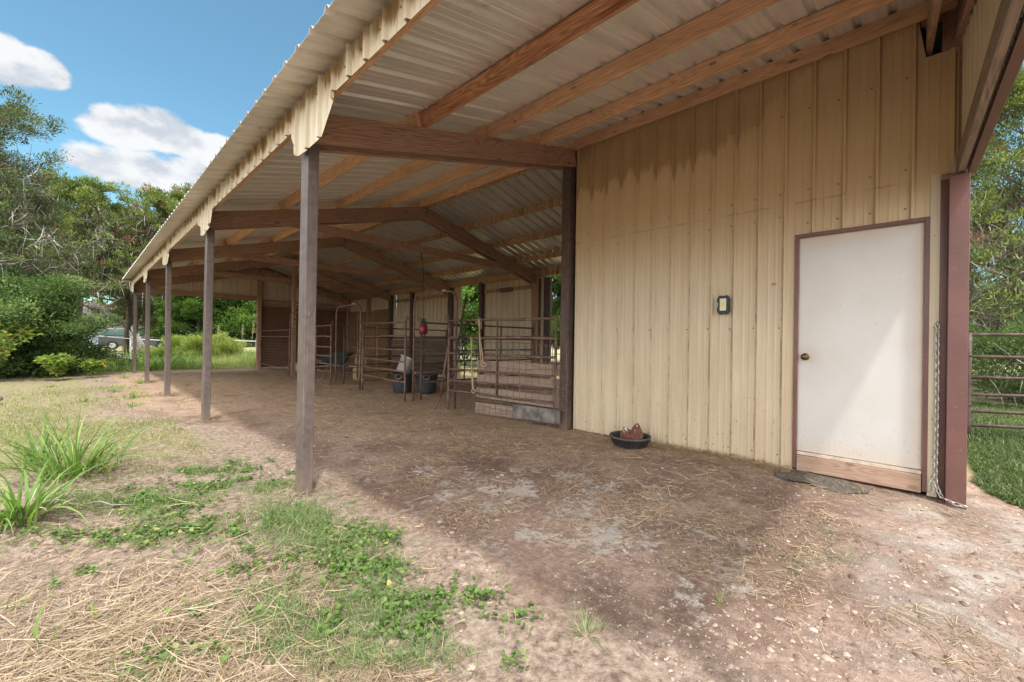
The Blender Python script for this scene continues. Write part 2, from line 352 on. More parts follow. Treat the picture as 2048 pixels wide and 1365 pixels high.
M['straw'] = material('straw_blades', m_leaf, stops=[(0, (.15, .105, .078)), (.35, (.30, .225, .160)), (.7, (.45, .345, .225)), (1, (.55, .47, .37))], trans=.12)
M['litter'] = material('hay_litter', m_leaf, stops=[(0, (.14, .092, .062)), (.45, (.37, .255, .16)), (.8, (.57, .43, .28)), (1, (.68, .57, .44))], trans=.08)
M['grass'] = material('grass_blades', m_leaf, stops=[(0, (.06, .12, .03)), (.4, (.13, .235, .055)), (.75, (.25, .37, .10)), (1, (.42, .40, .18))])
M['bluegrass'] = material('bermuda_blades', m_leaf, stops=[(0, (.065, .125, .045)), (.5, (.16, .25, .09)), (.85, (.29, .37, .15)), (1, (.50, .45, .27))])
M['drygrass'] = material('dry_turf_blades', m_leaf, stops=[(0, (.10, .155, .05)), (.45, (.22, .26, .10)), (.75, (.40, .37, .19)), (1, (.54, .45, .30))])
M['clover'] = material('mallow_leaf', m_leaf, stops=[(0, (.045, .095, .026)), (.5, (.11, .19, .045)), (.9, (.20, .29, .075)), (1, (.42, .37, .13))], trans=.25)
M['lawn'] = material('lush_weeds', m_leaf, stops=[(0, (.034, .062, .024)), (.5, (.085, .132, .048)), (.9, (.18, .23, .09)), (1, (.36, .33, .18))])
M['meadow'] = material('meadow_blades', m_leaf, stops=[(0, (.09, .17, .04)), (.35, (.22, .31, .09)), (.65, (.42, .44, .20)), (1, (.66, .60, .40))], trans=.4)
M['cedar'] = material('cedar_spray', m_leaf, stops=[(0, (.05, .078, .028)), (.45, (.125, .170, .045)), (.8, (.245, .30, .07)), (.97, (.38, .41, .11)), (1, (.26, .13, .085))], trans=.25)
M['cedar_dark'] = material('cedar_spray_dark', m_leaf, stops=[(0, (.032, .055, .026)), (.5, (.082, .118, .043)), (.85, (.175, .225, .065)), (1, (.22, .14, .09))], trans=.2)
M['twig'] = material('grey_twig', m_leaf, stops=[(0, (.16, .135, .115)), (.5, (.33, .295, .26)), (1, (.56, .52, .47))], trans=0.)
M['broad'] = material('broad_leaf', m_leaf, stops=[(0, (.035, .085, .018)), (.5, (.10, .19, .035)), (1, (.23, .33, .08))])
M['broad_dark'] = material('broad_leaf_dark', m_leaf, stops=[(0, (.035, .075, .026)), (.5, (.095, .16, .05)), (1, (.24, .33, .11))])
M['poke'] = material('pale_weed_leaf', m_leaf, stops=[(0, (.10, .19, .035)), (.6, (.23, .33, .06)), (.92, (.40, .42, .10)), (1, (.5, .16, .06))])
M['scrub'] = material('scrub_leaf', m_leaf, stops=[(0, (.16, .24, .06)), (.5, (.34, .42, .13)), (1, (.56, .58, .26))], trans=.45)
M['seed'] = material('seed_heads', m_leaf, stops=[(0, (.34, .27, .15)), (1, (.58, .50, .32))])
M['poke_stem'] = material('green_stem', m_plain, col=(.22, .26, .08), rough=.6)
M['stem_red'] = material('red_stem', m_plain, col=(.36, .11, .07), rough=.6)
M['twigwood'] = material('twigwood', m_plain, col=(.33, .29, .26), rough=.9, var=.35)


# ------------------------------------------------------------------ mesh helpers
def np_mesh(name, V, F, mat, parent=None, rnd=None, smooth=False):
    V = np.asarray(V, np.float32); F = np.asarray(F, np.int32); k = F.shape[1]
    me = bpy.data.meshes.new(name)
    me.vertices.add(len(V)); me.vertices.foreach_set('co', V.ravel())
    me.loops.add(F.size); me.loops.foreach_set('vertex_index', F.ravel())
    me.polygons.add(len(F)); me.polygons.foreach_set('loop_start', np.arange(0, F.size, k, dtype=np.int32))
    me.polygons.foreach_set('use_smooth', np.full(len(F), smooth))
    if rnd is not None:
        a = me.attributes.new('rnd', 'FLOAT', 'POINT'); a.data.foreach_set('value', np.asarray(rnd, np.float32))
    me.update(calc_edges=True); me.validate()
    if isinstance(mat, str): mat = M[mat]
    me.materials.append(mat)
    o = bpy.data.objects.new(name, me); COL.objects.link(o)
    if parent: o.parent = parent
    return o


def tag(o, label=None, cat=None, group=None, kind=None):
    if label: o['label'] = label
    if cat: o['category'] = cat
    if group: o['group'] = group
    if kind: o['kind'] = kind
    return o


def thing(name, label, cat, loc=(0, 0, 0), rz=0, group=None):
    o = bpy.data.objects.new(name, None); COL.objects.link(o); o.empty_display_size = .2
    o.location = loc; o.rotation_euler = (0, 0, rz)
    return tag(o, label, cat, group)


class MB:
    """collects polygons, links them as ONE mesh object"""
    def __init__(s): s.v = []; s.f = []; s.mi = []; s.cur = 0; s.sm = []
    def add(s, V, F, smooth=False):
        b = len(s.v); s.v += [tuple(map(float, p)) for p in V]; s.f += [tuple(b+i for i in f) for f in F]
        s.mi += [s.cur]*len(F); s.sm += [smooth]*len(F); return s
    def box(s, lo, hi):
        x0, y0, z0 = lo; x1, y1, z1 = hi
        V = [(x0, y0, z0), (x1, y0, z0), (x1, y1, z0), (x0, y1, z0), (x0, y0, z1), (x1, y0, z1), (x1, y1, z1), (x0, y1, z1)]
        return s.add(V, [(0, 3, 2, 1), (4, 5, 6, 7), (0, 1, 5, 4), (1, 2, 6, 5), (2, 3, 7, 6), (3, 0, 4, 7)])
    def bar(s, a, b, w, t, up=(0, 0, 1)):
        a, b, up = Vector(a), Vector(b), Vector(up); d = (b-a).normalized()
        sd = d.cross(up).normalized(); u = sd.cross(d)
        V = [p+sd*(i*t/2)+u*(j*w/2) for p in (a, b) for i, j in ((-1, -1), (1, -1), (1, 1), (-1, 1))]
        return s.add(V, [(0, 1, 2, 3), (7, 6, 5, 4), (0, 4, 5, 1), (1, 5, 6, 2), (2, 6, 7, 3), (3, 7, 4, 0)])
    def tube(s, pts, r, n=8, closed=False):
        pts = [Vector(p) for p in pts]; N = len(pts)
        rr = r if isinstance(r, (list, tuple)) else [r]*N
        V = []; ref = None
        for i, p in enumerate(pts):
            if closed: d = pts[(i+1) % N]-pts[i-1]
            else: d = pts[min(i+1, N-1)]-pts[max(i-1, 0)]
            d = d.normalized() if d.length > 1e-9 else Vector((0, 0, 1))
            if ref is None: ref = d.orthogonal().normalized()
            ref = (ref-d*ref.dot(d)); ref = ref.normalized() if ref.length > 1e-6 else d.orthogonal().normalized()
            q = d.cross(ref)
            for k in range(n):
                a = 2*math.pi*k/n; V.append(p+(ref*math.cos(a)+q*math.sin(a))*rr[i])
        F = []
        for i in range(N if closed else N-1):
            j = (i+1) % N
            for k in range(n): F.append((i*n+k, i*n+(k+1) % n, j*n+(k+1) % n, j*n+k))
        s.add(V, F, True)
        if not closed:
            b = len(s.v)-N*n
            s.f.append(tuple(b+k for k in reversed(range(n)))); s.f.append(tuple(b+(N-1)*n+k for k in range(n)))
            s.mi += [s.cur]*2; s.sm += [False]*2
        return s
    def lathe(s, prof, c=(0, 0, 0), n=28, sx=1, sy=1):
        V = []; F = []; m = len(prof)
        for k in range(n):
            a = 2*math.pi*k/n
            for r, z in prof: V.append((c[0]+math.cos(a)*r*sx, c[1]+math.sin(a)*r*sy, c[2]+z))
        for k in range(n):
            for j in range(m-1): F.append((k*m+j, ((k+1) % n)*m+j, ((k+1) % n)*m+j+1, k*m+j+1))
        return s.add(V, F, True)
    def prism(s, poly, axis, a, b):
        """poly in the two other axes, extruded along axis from a to b"""
        def P(q, t):
            if axis == 0: return (t, q[0], q[1])
            if axis == 1: return (q[0], t, q[1])
            return (q[0], q[1], t)
        n = len(poly); V = [P(q, a) for q in poly]+[P(q, b) for q in poly]
        F = [tuple(range(n))[::-1], tuple(range(n, 2*n))]+[(i, (i+1) % n, n+(i+1) % n, n+i) for i in range(n)]
        return s.add(V, F)
    def build(s, name, mats, parent=None, bevel=0, loc=None, solid=0):
        me = bpy.data.meshes.new(name); me.from_pydata(s.v, [], s.f)
        if not isinstance(mats, (list, tuple)): mats = [mats]
        for m in mats: me.materials.append(M[m] if isinstance(m, str) else m)
        me.polygons.foreach_set('material_index', s.mi); me.polygons.foreach_set('use_smooth', s.sm); me.update()
        o = bpy.data.objects.new(name, me); COL.objects.link(o)
        if parent: o.parent = parent
        if loc: o.location = loc
        if bevel:
            b = o.modifiers.new('b', 'BEVEL'); b.width = bevel; b.segments = 2; b.limit_method = 'ANGLE'
        if solid:
            b = o.modifiers.new('s', 'SOLIDIFY'); b.thickness = solid; b.offset = 0
        return o


def board(name, a, b, w, t, mat, parent, up=(0, 0, 1), bevel=.004, wob=0.):
    """a sawn board from a to b (centre line), own local x along its length"""
    a, b, up = Vector(a), Vector(b), Vector(up); L = (b-a).length; d = (b-a).normalized()
    sd = up.cross(d).normalized(); u = d.cross(sd)
    m = MB(); n = max(2, int(L/.45)) if wob else 1
    V = []; F = []
    for i in range(n+1):
        x = L*i/n; ww = w+random.uniform(-wob, wob)
        for j, k in ((-1, -1), (1, -1), (1, 1), (-1, 1)): V.append((x, j*t/2, k*ww/2))
    for i in range(n):
        for k in range(4): F.append((i*4+k, i*4+(k+1) % 4, (i+1)*4+(k+1) % 4, (i+1)*4+k))
    F.append((3, 2, 1, 0)); F.append(tuple(n*4+k for k in range(4)))
    m.add(V, F); o = m.build(name, mat, parent, bevel=bevel)
    o.matrix_basis = Matrix(((d.x, sd.x, u.x, a.x), (d.y, sd.y, u.y, a.y), (d.z, sd.z, u.z, a.z), (0, 0, 0, 1)))
    return o


def rib_profile(s0, s1, pitch, phase, h=.026, crest=.016, base=.040, minor=True):
    """list of (s, offset) across a ribbed sheet"""
    pts = [(s0, 0)]; k = math.floor((s0-phase)/pitch)
    while phase+k*pitch < s1+base:
        c = phase+k*pitch
        for ds, o in ((-base/2, 0), (-crest/2, h), (crest/2, h), (base/2, 0)):
            if s0 < c+ds < s1: pts.append((c+ds, o))
        if minor:
            for q in (.36, .64):
                for ds, o in ((-.012, 0), (-.004, .003), (.004, .003), (.012, 0)):
                    s = c+pitch*q+ds
                    if s0 < s < s1: pts.append((s, o))
        k += 1
    pts.append((s1, 0)); return pts


# ------------------------------------------------------------------ ground
def vnoise(x, y, sc, seed):
    x = np.asarray(x)*sc; y = np.asarray(y)*sc; xi = np.floor(x).astype(np.int64); yi = np.floor(y).astype(np.int64)
    fx = x-xi; fy = y-yi; fx = fx*fx*(3-2*fx); fy = fy*fy*(3-2*fy)
    def h(i, j):
        n = (i*374761393+j*668265263+seed*974711) & 0xffffffff
        n = ((n ^ (n >> 13))*1274126177) & 0xffffffff
        return ((n ^ (n >> 16)) & 0xffff)/65535.
    return (h(xi, yi)*(1-fx)+h(xi+1, yi)*fx)*(1-fy)+(h(xi, yi+1)*(1-fx)+h(xi+1, yi+1)*fx)*fy


def gh(x, y):
    x = np.asarray(x, float); y = np.asarray(y, float)
    h = (vnoise(x, y, 1.1, 1)-.5)*.035+(vnoise(x, y, 3.7, 2)-.5)*.018+(vnoise(x, y, 11, 3)-.5)*.010+(vnoise(x, y, 29, 4)-.5)*.005
    h = h+np.clip((-.25-x)*4, 0, 1)*((vnoise(x, y, 6, 5)-.5)*.035+(vnoise(x, y, 16, 6)-.5)*.022)
    far = np.clip((np.hypot(x, y-3)-25)/60, 0, 1)
    return h-.004+far*(vnoise(x, y, .03, 9)-.5)*1.5


def build_ground():
    def axis(lo, hi, st, reach):
        a = list(np.arange(lo, hi+1e-6, st)); s = st
        while a[-1] < reach: s *= 1.25; a.append(a[-1]+s)
        s = st
        while a[0] > -reach: s *= 1.25; a.insert(0, a[0]-s)
        return np.array(a)
    xs = axis(-3., 5.2, .035, 900); ys = axis(-4.6, 5., .035, 900)
    X, Y = np.meshgrid(xs, ys, indexing='ij'); Z = gh(X, Y)
    V = np.stack([X.ravel(), Y.ravel(), Z.ravel()], 1); n, m = X.shape
    i = np.arange(n-1)[:, None]*m+np.arange(m-1)[None]; i = i.ravel()
    F = np.stack([i, i+m, i+m+1, i+1], 1)
    o = np_mesh('ground', V, F, 'ground', smooth=True); tag(o, kind='structure')
build_ground()

# ------------------------------------------------------------------ the barn
BAY = 3.66; XR = 3.5; SL = .266; XB = 7.05; FR = [-3.61, 0, BAY, 2*BAY, 3*BAY, 4*BAY]
def zpb(x): return 3.876-SL*abs(x-XR)          # underside of the purlins
def zroof(x): return zpb(x)+.142                # underside of the sheets
PITCH = .2224


def sheet(name, axis, const, sign, s0, s1, bot, top, mat, parent, phase=-.55, **kw):
    """ribbed sheet standing on edge; axis 'x': plane x=const running along y; 'y': plane y=const running along x"""
    pr = rib_profile(s0, s1, PITCH, phase, **kw); V = []; F = []
    for s, o in pr:
        b = bot(s) if callable(bot) else bot; t = top(s) if callable(top) else top
        for z in (b, t): V.append((const+sign*o, s, z) if axis == 'x' else (s, const+sign*o, z))
    for i in range(len(pr)-1): F.append((2*i, 2*i+2, 2*i+3, 2*i+1))
    m = MB(); m.add(V, F); return m


def screws(m, axis, const, sign, s0, s1, zs, phase=-.55, r=.008):
    k = math.ceil((s0-phase)/PITCH)
    m.cur = 1
    while phase+k*PITCH < s1:
        s = phase+k*PITCH+.045
        for z in zs:
            zz = z(s) if callable(z) else z
            if zz is None: continue
            zz += random.uniform(-.008, .008)
            n = 7; c = const+sign*.001; V = []
            for q in range(n):
                a = 6.283*q/n
                for d, rr in ((0, r), (.006, r*.6)):
                    u, w = s+rr*math.cos(a), zz+rr*math.sin(a)
                    V.append((c+sign*d, u, w) if axis == 'x' else (u, c+sign*d, w))
            F = [(2*q, (2*q+2) % (2*n), (2*q+3) % (2*n), 2*q+1) for q in range(n)]+[tuple(2*q+1 for q in range(n))]
            m.add(V, F)
        k += 1
    m.cur = 0


def build_barn():
    B = thing('barn', 'long open-fronted tan metal barn with wooden rafters, brown posts and a white side door', 'barn')
    # roof sheets, ribs running up the slope, each slope one sheet
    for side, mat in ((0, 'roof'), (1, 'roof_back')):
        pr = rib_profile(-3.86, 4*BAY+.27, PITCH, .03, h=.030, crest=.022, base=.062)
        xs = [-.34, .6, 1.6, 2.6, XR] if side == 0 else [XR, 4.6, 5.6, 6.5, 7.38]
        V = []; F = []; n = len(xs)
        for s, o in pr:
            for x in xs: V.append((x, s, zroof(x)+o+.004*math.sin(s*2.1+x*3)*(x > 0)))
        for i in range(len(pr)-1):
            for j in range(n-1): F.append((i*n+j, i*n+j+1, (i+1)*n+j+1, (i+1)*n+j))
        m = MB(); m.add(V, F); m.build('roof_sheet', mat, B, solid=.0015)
    m = MB(); z = zroof(XR)+.03
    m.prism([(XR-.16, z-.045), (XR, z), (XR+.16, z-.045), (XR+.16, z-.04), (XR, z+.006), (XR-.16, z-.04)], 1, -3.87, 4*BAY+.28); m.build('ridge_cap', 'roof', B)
    for yy in (4*BAY+.10, -3.86):
        for xa, xb in ((-.34, XR), (XR, 7.38)):
            m = MB(); m.bar((xa, yy+.07, zroof(xa)-.045), (xb, yy+.07, zroof(xb)-.045), .075, .17); m.build('rake_trim', 'trim_cream', B)
    # posts along the open front
    for i, y in enumerate(FR):
        m = MB(); m.box((-.070, -.070, -.25), (.015, .070, zpb(0)-.0))
        o = m.build('post', 'post', B, bevel=.006); o.location = (0, y if i else -3.685, 0)
        o.rotation_euler = (R([0, .0, .15, -.3, .1, .2][i]), R([0, .25, .35, -.1, 0, .1][i]), 0)
    # rafters: a board on each side of the posts
    for i, y in enumerate(FR):
        for d in ((-.09, .09) if i else (-.08, .08)):
            if i == 5 and d > 0: continue
            w = .228
            xe = 3.42 if i == 1 else XR-.02
            zc = lambda x: zpb(x)-w/2*1.035
            board('rafter', (-.05, y+d, zc(-.05)), (xe, y+d, zc(xe)), w, .04, 'rafter', B, bevel=.003, wob=.002)
            if i > 0 or True:
                board('rafter', (XR+.02, y+d+.001, zc(XR+.02)), (7.0, y+d+.001, zc(7.0)), w, .04, 'rafter', B, bevel=.003, wob=.002)
    for i in (2, 3, 4):
        board('collar_tie', (.75, FR[i], 3.035), (6.25, FR[i], 3.03), .15, .045, 'rafter', B, bevel=.003, wob=.002)
    # purlins, one board per bay
    for j, x in enumerate([-.055, .93, 1.81, 2.68, 3.445, 3.56, 4.55, 5.43, 6.26, 6.98]):
        for i in range(5):
            y0, y1 = FR[i], FR[i+1]
            if i == 0: y0 = -3.73
            if i == 4: y1 = 4*BAY+.06
            mat = 'purlin' if j < 5 else 'purlin_back'
            if j == 1 and i == 0: mat = 'purlin_dark'
            w = .135 if 0 < j < 9 else .19
            off = (-.02 if i % 2 else .02) if 0 < j < 4 or 5 < j < 9 else 0
            zc = zroof(x)-w/2-.003
            up = (-SL, 0, 1) if x < XR else (SL, 0, 1)
            if j in (0, 4, 5, 9): up = (0, 0, 1)
            ja = random.uniform(.02, .10); jb = random.uniform(-.07, .10)
            if j in (0, 4, 5, 9): ja = jb = 0
            board('purlin', (x+off, y0-(ja if i else 0), zc), (x+off, y1+(jb if i < 4 else 0)-.003, zc), w, .04, mat, B, up=up, wob=.002)
    # cream metal fascia below the eave, with a longer tab over each post
    xf = -.098
    m = sheet('fascia', 'x', xf, -1, -3.86, 4*BAY+.1, 2.845, 3.04, 'trim_cream', B, minor=False, h=.024, crest=.018, base=.034, phase=.03)
    k = -3.86
    screws(m, 'x', xf, -1, -3.8, 4*BAY, [2.95], phase=.06, r=.007)
    m.build('fascia', ['trim_cream', 'screw'], B, solid=.0015)
    for y in FR:
        lo = [(-.63, 2.80), (-.48, 2.605), (-.30, 2.615), (-.09, 2.585), (.02, 2.61), (.17, 2.80)]
        def bt(s, y=y, lo=lo):
            q = s-y
            for (a, za), (b, zb) in zip(lo, lo[1:]):
                if a <= q <= b: return za+(zb-za)*(q-a)/(b-a)
            return 2.8
        m = sheet('t', 'x', xf-.004, -1, y-.63, y+.17, bt, 2.846, 'trim_cream', B, minor=False, h=.024, crest=.018, base=.034, phase=.03)
        m.build('fascia_tab', 'trim_cream', B, solid=.0015)
    # gable ends
    g_top = lambda x: zroof(x)-.006
    m = sheet('g', 'y', 4*BAY+.09, -1, -.08, XR, 2.62, g_top, 'siding', B, phase=.1, h=.022); m.build('gable_siding', 'siding', B, solid=.0015)
    m = sheet('g', 'y', 4*BAY+.09, -1, XR+.002, 7.1, 0.02, g_top, 'siding', B, phase=.1); m.build('gable_siding', 'siding', B, solid=.0015)
    board('header', (0, 4*BAY+.045, 2.705), (XR, 4*BAY+.045, 2.705), .17, .04, 'rafter', B)
    board('girt', (XR+.05, 4*BAY+.045, 2.66), (XB-.03, 4*BAY+.045, 2.66), .10, .04, 'rafter', B)
    board('girt', (XR+.05, 4*BAY+.035, 2.50), (XB-.03, 4*BAY+.035, 2.50), .12, .04, 'rafter', B)
    m = sheet('g', 'y', -3.735, 1, -.1, 3.49, 2.57, g_top, 'siding', B, phase=.1); m.build('gable_siding', 'siding', B, solid=.0015)
    board('header', (-.02, -3.705, 2.625), (3.47, -3.705, 2.625), .15, .04, 'board_grey', B)
    m = MB(); m.box((-.1, -3.79, 2.545), (3.49, -3.742, 2.72)); m.build('header_trim', 'brown_trim', B, bevel=.003)
    # posts on the ridge line and at the back
    for x, y, z1, w, mat in ((3.46, .02, 3.75, .14, 'dark_post'), (3.5, 3*BAY-.13, 3.7, .10, 'rafter'), (3.5, 4*BAY-.05, 3.7, .14, 'rafter')):
        m = MB(); m.box((-w/2, -.07, -.2), (w/2, .07, z1)); o = m.build('ridge_post', mat, B, bevel=.005); o.location = (x, y, 0)
    for y, z1, w, mat in ((3.62, 2.9, .16, 'rafter'), (5.73, 2.95, .12, 'dark_post'), (7.22, 2.9, .15, 'dark_post'), (9.45, 2.95, .13, 'dark_post'), (10.93, 2.9, .15, 'dark_post'), (12.7, 2.95, .1, 'rafter'), (14.58, 2.9, .14, 'rafter'), (.15, 2.9, .14, 'rafter')):
        m = MB(); m.box((-.06, -w/2, -.2), (.06, w/2, z1)); o = m.build('back_post', mat, B, bevel=.005); o.location = (7.0, y, 0)
    m = MB(); m.tube([(6.86, 3.36, -.1), (6.86, 3.36, 2.83)], .035, 14); m.build('steel_pole', 'rust_dark', B)
    m = MB(); m.box((6.96, 3.16, .0), (7.0, 3.31, 2.86)); m.box((6.94, 3.09, 0), (7.02, 3.155, 2.86)); m.build('door_edge_trim', 'dark_post', B, bevel=.004)
    # back wall with its two openings
    for a, b, z0 in ((3.32, 5.80, .02), (6.78, 10.655, .02), (10.668, 4*BAY+.08, .02), (-3.7, 1.1, .02)):
        m = sheet('b', 'x', 7.085, 1, a, b, z0, zroof(7.085)-.008, 'siding', B, phase=.05); m.build('back_siding', 'siding', B, solid=.0015)
    for a, b in ((3.70, 5.66), (5.80, 7.14), (7.30, 9.38), (9.52, 10.85), (11.01, 12.6), (.25, 3.52), (12.8, 14.5)):
        board('top_plate', (7.03, a, 2.99), (7.03, b, 2.99), .13, .04, 'rafter', B)
    for a, b in ((3.70, 5.66), (7.30, 9.38), (9.52, 10.64)):
        board('girt', (7.04, a, 2.67), (7.04, b, 2.67), .10, .04, 'purlin_back', B)
        board('girt', (7.04, a, 1.30), (7.04, b, 1.30), .09, .04, 'rafter', B)
    for k in range(6):
        z = .17+k*.19
        for a, b in ((7.32, 9.30), (9.55, 10.85)):
            board('kick_board', (6.99, a, z), (6.99, b+random.uniform(-.03, .03), z), .178, .03, 'board_dark', B, wob=.004)
    for a, b, h in ((10.98, 12.16, 2.42), (12.17, 13.38, 2.38), (13.39, 14.56, 2.42)):
        board('plywood_lining', (7.00, a, h/2), (7.00, b, h/2), h-.05, .015, 'plywood_light', B, bevel=.001)
    for a, b in ((3.58, 4.78), (4.79, 5.99), (6.0, 6.96)):
        board('plywood_lining', (a, 4*BAY+.01, 1.25), (b, 4*BAY+.01, 1.25), 2.37, .015, 'plywood', B, bevel=.001)
    # tack room: front wall with the door
    y1, yd, ye = -.08, -2.636, -3.60
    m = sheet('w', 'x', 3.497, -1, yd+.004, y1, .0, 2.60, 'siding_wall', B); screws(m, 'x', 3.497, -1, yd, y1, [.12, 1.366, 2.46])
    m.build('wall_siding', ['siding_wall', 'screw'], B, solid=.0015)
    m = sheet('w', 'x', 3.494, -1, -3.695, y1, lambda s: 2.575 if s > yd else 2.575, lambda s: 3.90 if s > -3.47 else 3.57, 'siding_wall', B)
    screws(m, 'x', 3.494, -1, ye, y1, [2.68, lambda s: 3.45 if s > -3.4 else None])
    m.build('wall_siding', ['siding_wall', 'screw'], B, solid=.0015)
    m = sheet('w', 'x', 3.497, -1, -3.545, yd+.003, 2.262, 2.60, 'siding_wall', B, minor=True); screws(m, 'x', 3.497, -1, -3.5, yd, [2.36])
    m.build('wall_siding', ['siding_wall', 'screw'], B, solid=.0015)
    m = MB(); m.box((3.488, ye-.002, .0), (3.497, -3.546, 2.60)); m.cur = 1
    for z in (.16, .62, 1.36, 2.1): m.lathe([(0, 0), (.007, 0), (.006, .004), (0, .005)], (3.4875, -3.572, z), 8)
    m.build('wall_siding', ['trim_cream', 'screw'], B)
    m = MB(); m.box((3.484, -3.642, .0), (3.497, -3.601, 2.55)); m.build('corner_trim', 'brown_trim', B)
    m = MB(); m.box((3.365, -3.752, -.15), (3.497, -3.643, 2.53)); m.build('corner_post', 'brown_trim', B, bevel=.003)
    m = MB(); m.box((3.45, -3.733, 2.72), (3.493, -3.698, 3.56)); m.box((3.45, -3.733, 2.53), (3.491, -3.60, 2.572)); m.box((3.499, -3.734, 2.5), (3.53, -3.60, 3.95)); m.build('corner_board', 'rafter', B)
    # other walls of the room
    m = sheet('w', 'y', .005, 1, 3.53, 7.08, .0, g_top, 'siding', B, phase=.1); m.build('room_siding', 'siding', B, solid=.0015)
    m = sheet('w', 'y', -3.71, -1, 3.50, 7.09, .0, g_top, 'siding', B, phase=.1); m.build('room_siding', 'siding', B, solid=.0015)
    # the door
    D = MB(); D.box((3.507, -3.513, .197), (3.545, -2.668, 2.222)); D = D.build('door', 'door', B, bevel=.003)
    m = MB()
    m.lathe([(.0, 0), (.033, 0), (.034, .004), (.028, .010), (.013, .014), (.012, .034), (.022, .040), (.029, .052), (.028, .062), (.020, .070), (0, .072)], n=24)
    o = m.build('knob', 'brass', D); o.rotation_euler = (0, R(-90), 0); o.location = (3.507, -2.722, 1.094)
    m = MB()
    m.box((3.478, -2.664, .03), (3.505, -2.634, 2.262)); m.box((3.478, -3.546, .03), (3.505, -3.517, 2.262)); m.box((3.478, -3.5165, 2.228), (3.505, -2.6645, 2.262))
    m.build('door_frame', 'brown_trim', B, bevel=.002)
    m = MB(); m.box((3.506, -2.667, .195), (3.55, -2.661, 2.228)); m.box((3.506, -3.52, .195), (3.55, -3.514, 2.228)); m.box((3.506, -3.52, 2.223), (3.55, -2.661, 2.2275))
    m.box((3.492, -3.514, .163), (3.55, -2.667, .192)); m.build('jamb', 'jamb', B, bevel=.001)
    board('sill_board', (3.495, -3.512, .087), (3.495, -2.668, .087), .145, .035, 'sill', B)
    return B
BARN = build_barn()

# ------------------------------------------------------------------ corral panels, gates, ropes
def panel(name, a, b, zs, label, group, mat='rust', stays=(.5,), r=.019, legs=True, lean=(0, 0), hooks=True, cat='corral panel', rscale=None):
    a = np.array(a, float); b = np.array(b, float); L = float(np.hypot(*(b-a))); rz = math.atan2(b[1]-a[1], b[0]-a[0])
    t = thing(name, label, cat, (a[0], a[1], 0), rz, group)
    lx, ly = lean
    def P(x, z, y=0): return (x+lx*z, y+ly*z, z)
    for i, z in enumerate(zs):
        sag = .012*math.sin(i*2.3+L); rr = r*(rscale[i] if rscale else 1)
        MB().tube([P(0, z), P(L*.35, z-sag), P(L*.7, z+sag*.6), P(L, z)], rr, 8).build('rail', mat, t)
    for x in (0, L):
        if not legs: continue
        m = MB(); m.tube([P(x, -.03), P(x, .2), P(x, .9), P(x, zs[0]+.02)], r*1.1, 8)
        if hooks:
            s = 1 if x == 0 else -1
            m.tube([P(x-s*.02, zs[0]), P(x-s*.025, zs[0]+.08), P(x-s*.06, zs[0]+.11), P(x-s*.09, zs[0]+.08), P(x-s*.09, zs[0]+.02)], .009, 6)
        for z in (.45, 1.1): m.tube([P(x, z, -.03), P(x+.02, z, 0), P(x, z, .03), P(x-.02, z, 0)], .012, 6, closed=True)
        m.build('leg', mat, t)
    for q in stays:
        MB().tube([P(L*q, zs[-1]), P(L*q, zs[0])], r*.8, 8).build('stay', mat, t)
    return t


def arch_gate(a, b, z, label, leaf=None, mat='rust', lean=(0, 0), topz=1.5):
    a = np.array(a, float); b = np.array(b, float); L = float(np.hypot(*(b-a))); rz = math.atan2(b[1]-a[1], b[0]-a[0])
    t = thing('bow_gate', label, 'bow gate', (a[0], a[1], 0), rz, 'bow gates of the corral')
    P = lambda x, q: (x+lean[0]*q, lean[1]*q, q)
    c = .2; pts = [P(0, -.03), P(0, .6), P(0, z-c)]
    for k in range(1, 6):
        an = math.pi/2*k/6; pts.append(P(c-c*math.cos(an), z-c+c*math.sin(an)))
    pts.append(P(c, z)); pts.append(P(L-c, z-.01))
    for k in range(1, 6):
        an = math.pi/2*k/6; pts.append(P(L-c+c*math.sin(an), z-c+c*math.cos(an)))
    pts += [P(L, z-c), P(L, .6), P(L, -.03)]
    MB().tube(pts, .021, 10).build('arch', mat, t)
    m = MB(); m.bar(P(c+.12, z+.0225), P(c+.24, z+.0225), .002, .03, (0, 1, 0)); m.build('maker_tag', 'white_plastic', t)
    if leaf is not None:
        la, lb, ll = leaf
        g = Matrix.Rotation(-rz, 3, 'Z'); off = Vector((a[0], a[1], 0))
        A = g @ (Vector((*la, 0))-off); Bq = g @ (Vector((*lb, 0))-off); tl = g @ Vector((*ll, 0))
        f = MB()
        Q = lambda p, q: p+tl*q+Vector((0, 0, q))
        f.tube([Q(A, .22), Q(A, .8), Q(A, topz)], .019, 8); f.tube([Q(Bq, .16), Q(Bq, .8), Q(Bq, topz+.45)], .021, 8)
        for z2 in (topz-.03, topz-.29, topz-.55, topz-.79, topz-1.0, topz-1.2): f.tube([Q(A, z2), Q(Bq, z2)], .017, 8)
        # sprung feet
        f.tube([Q(A, .24), Q(A, .12)+Vector((.03, .0, 0)), Q(A, -.01)+Vector((.09, .02, 0))], .012, 6)
        f.tube([Q(Bq, .2), Q(Bq, .1)+Vector((-.03, .01, 0)), Q(Bq, 0)+Vector((-.1, .0, 0))], .014, 6)
        f.build('gate_leaf', mat, t)
    return t

